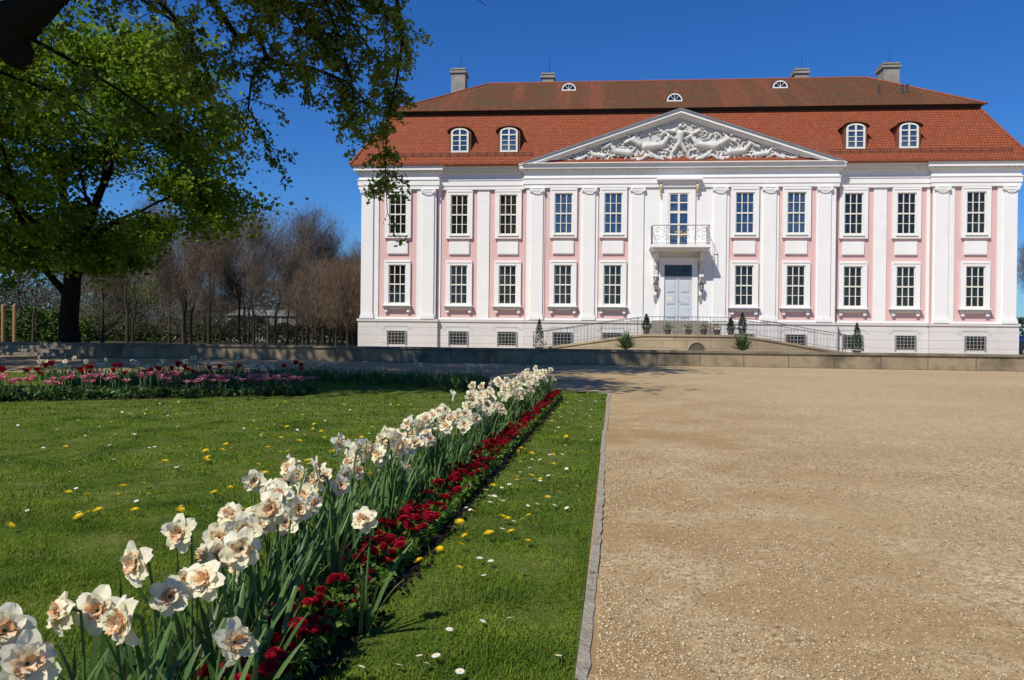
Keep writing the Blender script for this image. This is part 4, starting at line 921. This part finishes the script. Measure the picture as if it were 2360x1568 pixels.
for x,y,s,k in ((-29,58,1.0,0),(-26,62,1.1,1),(-23,66,1.15,2),(-20,60,1.0,0),(-17.5,64,1.0,1),(-24,56,.9,2),(-33,55,.95,1),(-38,60,1.1,0),(-21.5,73,1.3,1),(-26,76,1.3,2),(-15.5,70,1.0,0),(-31,70,1.25,0),(-43,58,1.1,2),(-36,68,1.25,1),(-20,52,.8,2),(-23.5,50,.75,0),(-28,49,.8,1),(-18.2,56,.85,1),(-22.3,58,1.0,0),(-25.3,66,1.2,1),(-16.5,60,.8,2),(-19,68,1.15,0),(-28.2,66,1.2,2),(-34.5,62,1.1,0),(-31,60,1.0,2),(-24.6,71,1.25,0),(-29.6,75,1.35,1),(-18.2,74,1.15,2),(-14.2,73,1.0,1),(-12.8,68,.85,0),(39,60,.95,0),(42,64,1.0,1)):
    place(BT[k],'bare_tree',x+rg.uniform(-.9,.9),y,s,"bare grey-brown park tree just coming into bud","tree","bare park trees",rg.uniform(0,6))
for i,(x,y,s) in enumerate(((-10.5,50,.90),(-12.0,53.5,.97),(-11.6,57,.98),(-13.6,56.5,1.04),(-13.0,60,1.08),(-15.2,61,1.08),(-14.8,65,1.12),(-17.2,66,1.15),(-10.9,62,1.02),(-17.5,71,1.25))):
    place(HB[i%3],'hornbeam_tree',x,y,s,"clipped brown hornbeam with dense bare twigs beside the palace","tree","clipped hornbeams by the palace",rg.uniform(0,6))
rn=np.random.default_rng(14); n=60000; X=rn.uniform(-95,4,n); top=7.5+1.6*np.sin(X*.21)+1.1*np.sin(X*.57+1)+.8*np.sin(X*1.3); Z=rn.uniform(0,1,n)**.8*top; C_=np.stack([X,95+rn.uniform(0,10,n),Z],1)
V,F=twigs(C_,1.1,.10,rn,.8); g=mk('far_wood',npmesh('far_wood',V,F,leafm('far_wood_brown',(.065,.055,.042),(.115,.095,.065),0,.9))); tag(g,"distant mass of brown bare woodland beyond the park",kind='stuff')
n=42000; X=rn.uniform(-50,-10.5,n); top=6.6+1.1*np.sin(X*.33+1)+.7*np.sin(X*.9)+.4*np.sin(X*2.3); Z=.6+rn.uniform(0,1,n)**.8*top; C_=np.stack([X,rn.uniform(64,80,n),Z],1); k=(X>-C_[:,1]*.56)&(X<-C_[:,1]*.165); C_=C_[k]
V,F=twigs(C_,.9,.022,rn,1.6); g=mk('twig_thicket',npmesh('twig_thicket',V,F,TW)); tag(g,"fine grey-brown thicket of bare saplings behind the trees",kind='stuff')
def hedge(x0,x1,y,h,n,label,c1,c2,name='hedge'):
    C_=np.stack([rn.uniform(x0,x1,n),y+rn.uniform(-.8,.8,n),rn.uniform(0,1,n)**.7*h],1); C_[:,2]*=(1+.2*np.sin(C_[:,0]*.9)+.12*np.sin(C_[:,0]*2.7)); V,F=leafquads(C_,.24,.6,0,rn)
    g=mk(name,npmesh(name,V,F,leafm('hedge_green',c1,c2,.15))); tag(g,label,'hedge')
hedge(-46,-9.5,78,2.2,26000,"green hedge running behind the bare trees",(.03,.055,.012),(.09,.14,.025)); hedge(-60,-30,56,2.2,20000,"loose green hedge under the shaded park trees",(.03,.055,.012),(.10,.15,.025)); hedge(36,60,66,2.4,12000,"dark hedge behind the parked car",(.015,.03,.01),(.04,.06,.015))
n=30000; X=rn.uniform(-95,-40,n); top=3+.8*np.sin(X*.4)+.5*np.sin(X*1.1); C_=np.stack([X,82+rn.uniform(0,5,n),rn.uniform(0,1,n)*top],1); V,F=leafquads(C_,.35,.7,0,rn)
g=mk('undergrowth',npmesh('undergrowth',V,F,leafm('undergrowth_green',(.03,.055,.012),(.08,.12,.02),.2))); tag(g,"green undergrowth along the edge of the wood",kind='stuff')
for x,y,s in ((-48,70,1.25),(-57,75,1.4),(-40,82,1.2)):
    e=empty('leafy_tree',(x,y,0)); tag(e,"leafy green park tree standing at the edge of the wood","tree","leafy park trees"); b=MB(); b.tube([(0,0,-.1),(0,0,4*s),(0,0,8*s)],[.4,.3,.1],8,0,False)
    for k in range(7): a=k*.9; b.tube([(0,0,(2.5+.5*k)*s),(math.cos(a)*2*s,math.sin(a)*2*s,(4.5+.5*k)*s)],[.15,.04],5,0,False)
    b.obj('trunk',BARK,e,True); V,F=clumps((0,0,6.5*s),(3.4*s,3.4*s,4*s),60,160,1.3,.32,rn,.2,.75); mk('crown',npmesh('crown',V,F,ML),e)
gh=empty('greenhouse',(-25,88,0)); tag(gh,"long low glass greenhouse seen between bare trees","greenhouse")
b=MB(); b.box(-7,7,0,8,0,2.9); b.prism_yz([(-.2,2.9),(4,3.7),(8.2,2.9)],-7.2,7.2); b.obj('glazing',basic('pale_glazing',(.36,.36,.34),(.14,.14,.13),.9,.6),gh)
b=MB()
for i in range(15): b.box(-7+i-.05,-7+i+.05,-.06,0,0,2.9)
b.box(-7,7,-.08,-.0,1.4,1.5); b.obj('glazing_bars',basic('grey_bars',(.5,.5,.5)),gh)
car=empty('parked_car',(32.2,47.6,0),math.radians(172)); tag(car,"dark blue parked car standing beside the palace","car")
CP=basic('dark_car_paint',(.012,.016,.03),(.014,.018,.034),2,.2,0,10,.6)
b=MB(); prof=[(-2.15,.3),(-2.2,.62),(-2.05,.85),(-1.6,.95),(-.95,1.4),(.55,1.45),(1.25,1.0),(2.0,.85),(2.18,.6),(2.15,.3)]
b.prism_xz([(x,z) for x,z in prof],-.85,.85); ob=b.obj('body',CP,car); m_=ob.modifiers.new('b','BEVEL'); m_.width=.07; m_.segments=3
for yy in (-.862,.85):
    b=MB(); b.prism_xz([(-1.4,.98),(-.88,1.33),(-.2,1.36),(-.2,.98)],yy,yy+.012); b.prism_xz([(-.12,.98),(-.12,1.36),(.5,1.36),(1.05,1.0)],yy,yy+.012)
    b.obj('side_window',GLASS,car)
for sx in (-1.35,1.35):
    for sy in (-.8,.8):
        b=MB(); b.tube([(sx,sy-.1,.32),(sx,sy+.1,.32)],.32,20); wh=b.obj('wheel',basic('tyre_rubber',(.02,.02,.02)),car); b=MB(); b.tube([(sx,sy-.11,.32),(sx,sy+.11,.32)],.19,14); b.obj('rim',basic('alloy',(.5,.5,.52),None,3,.3,0,10,.5,.8),wh)
for sy in (-.6,.6): b=MB(); b.box(2.08,2.2,sy-.2,sy+.2,.62,.76); b.obj('headlight',basic('lamp_lens',(.6,.6,.6),None,3,.1),car)
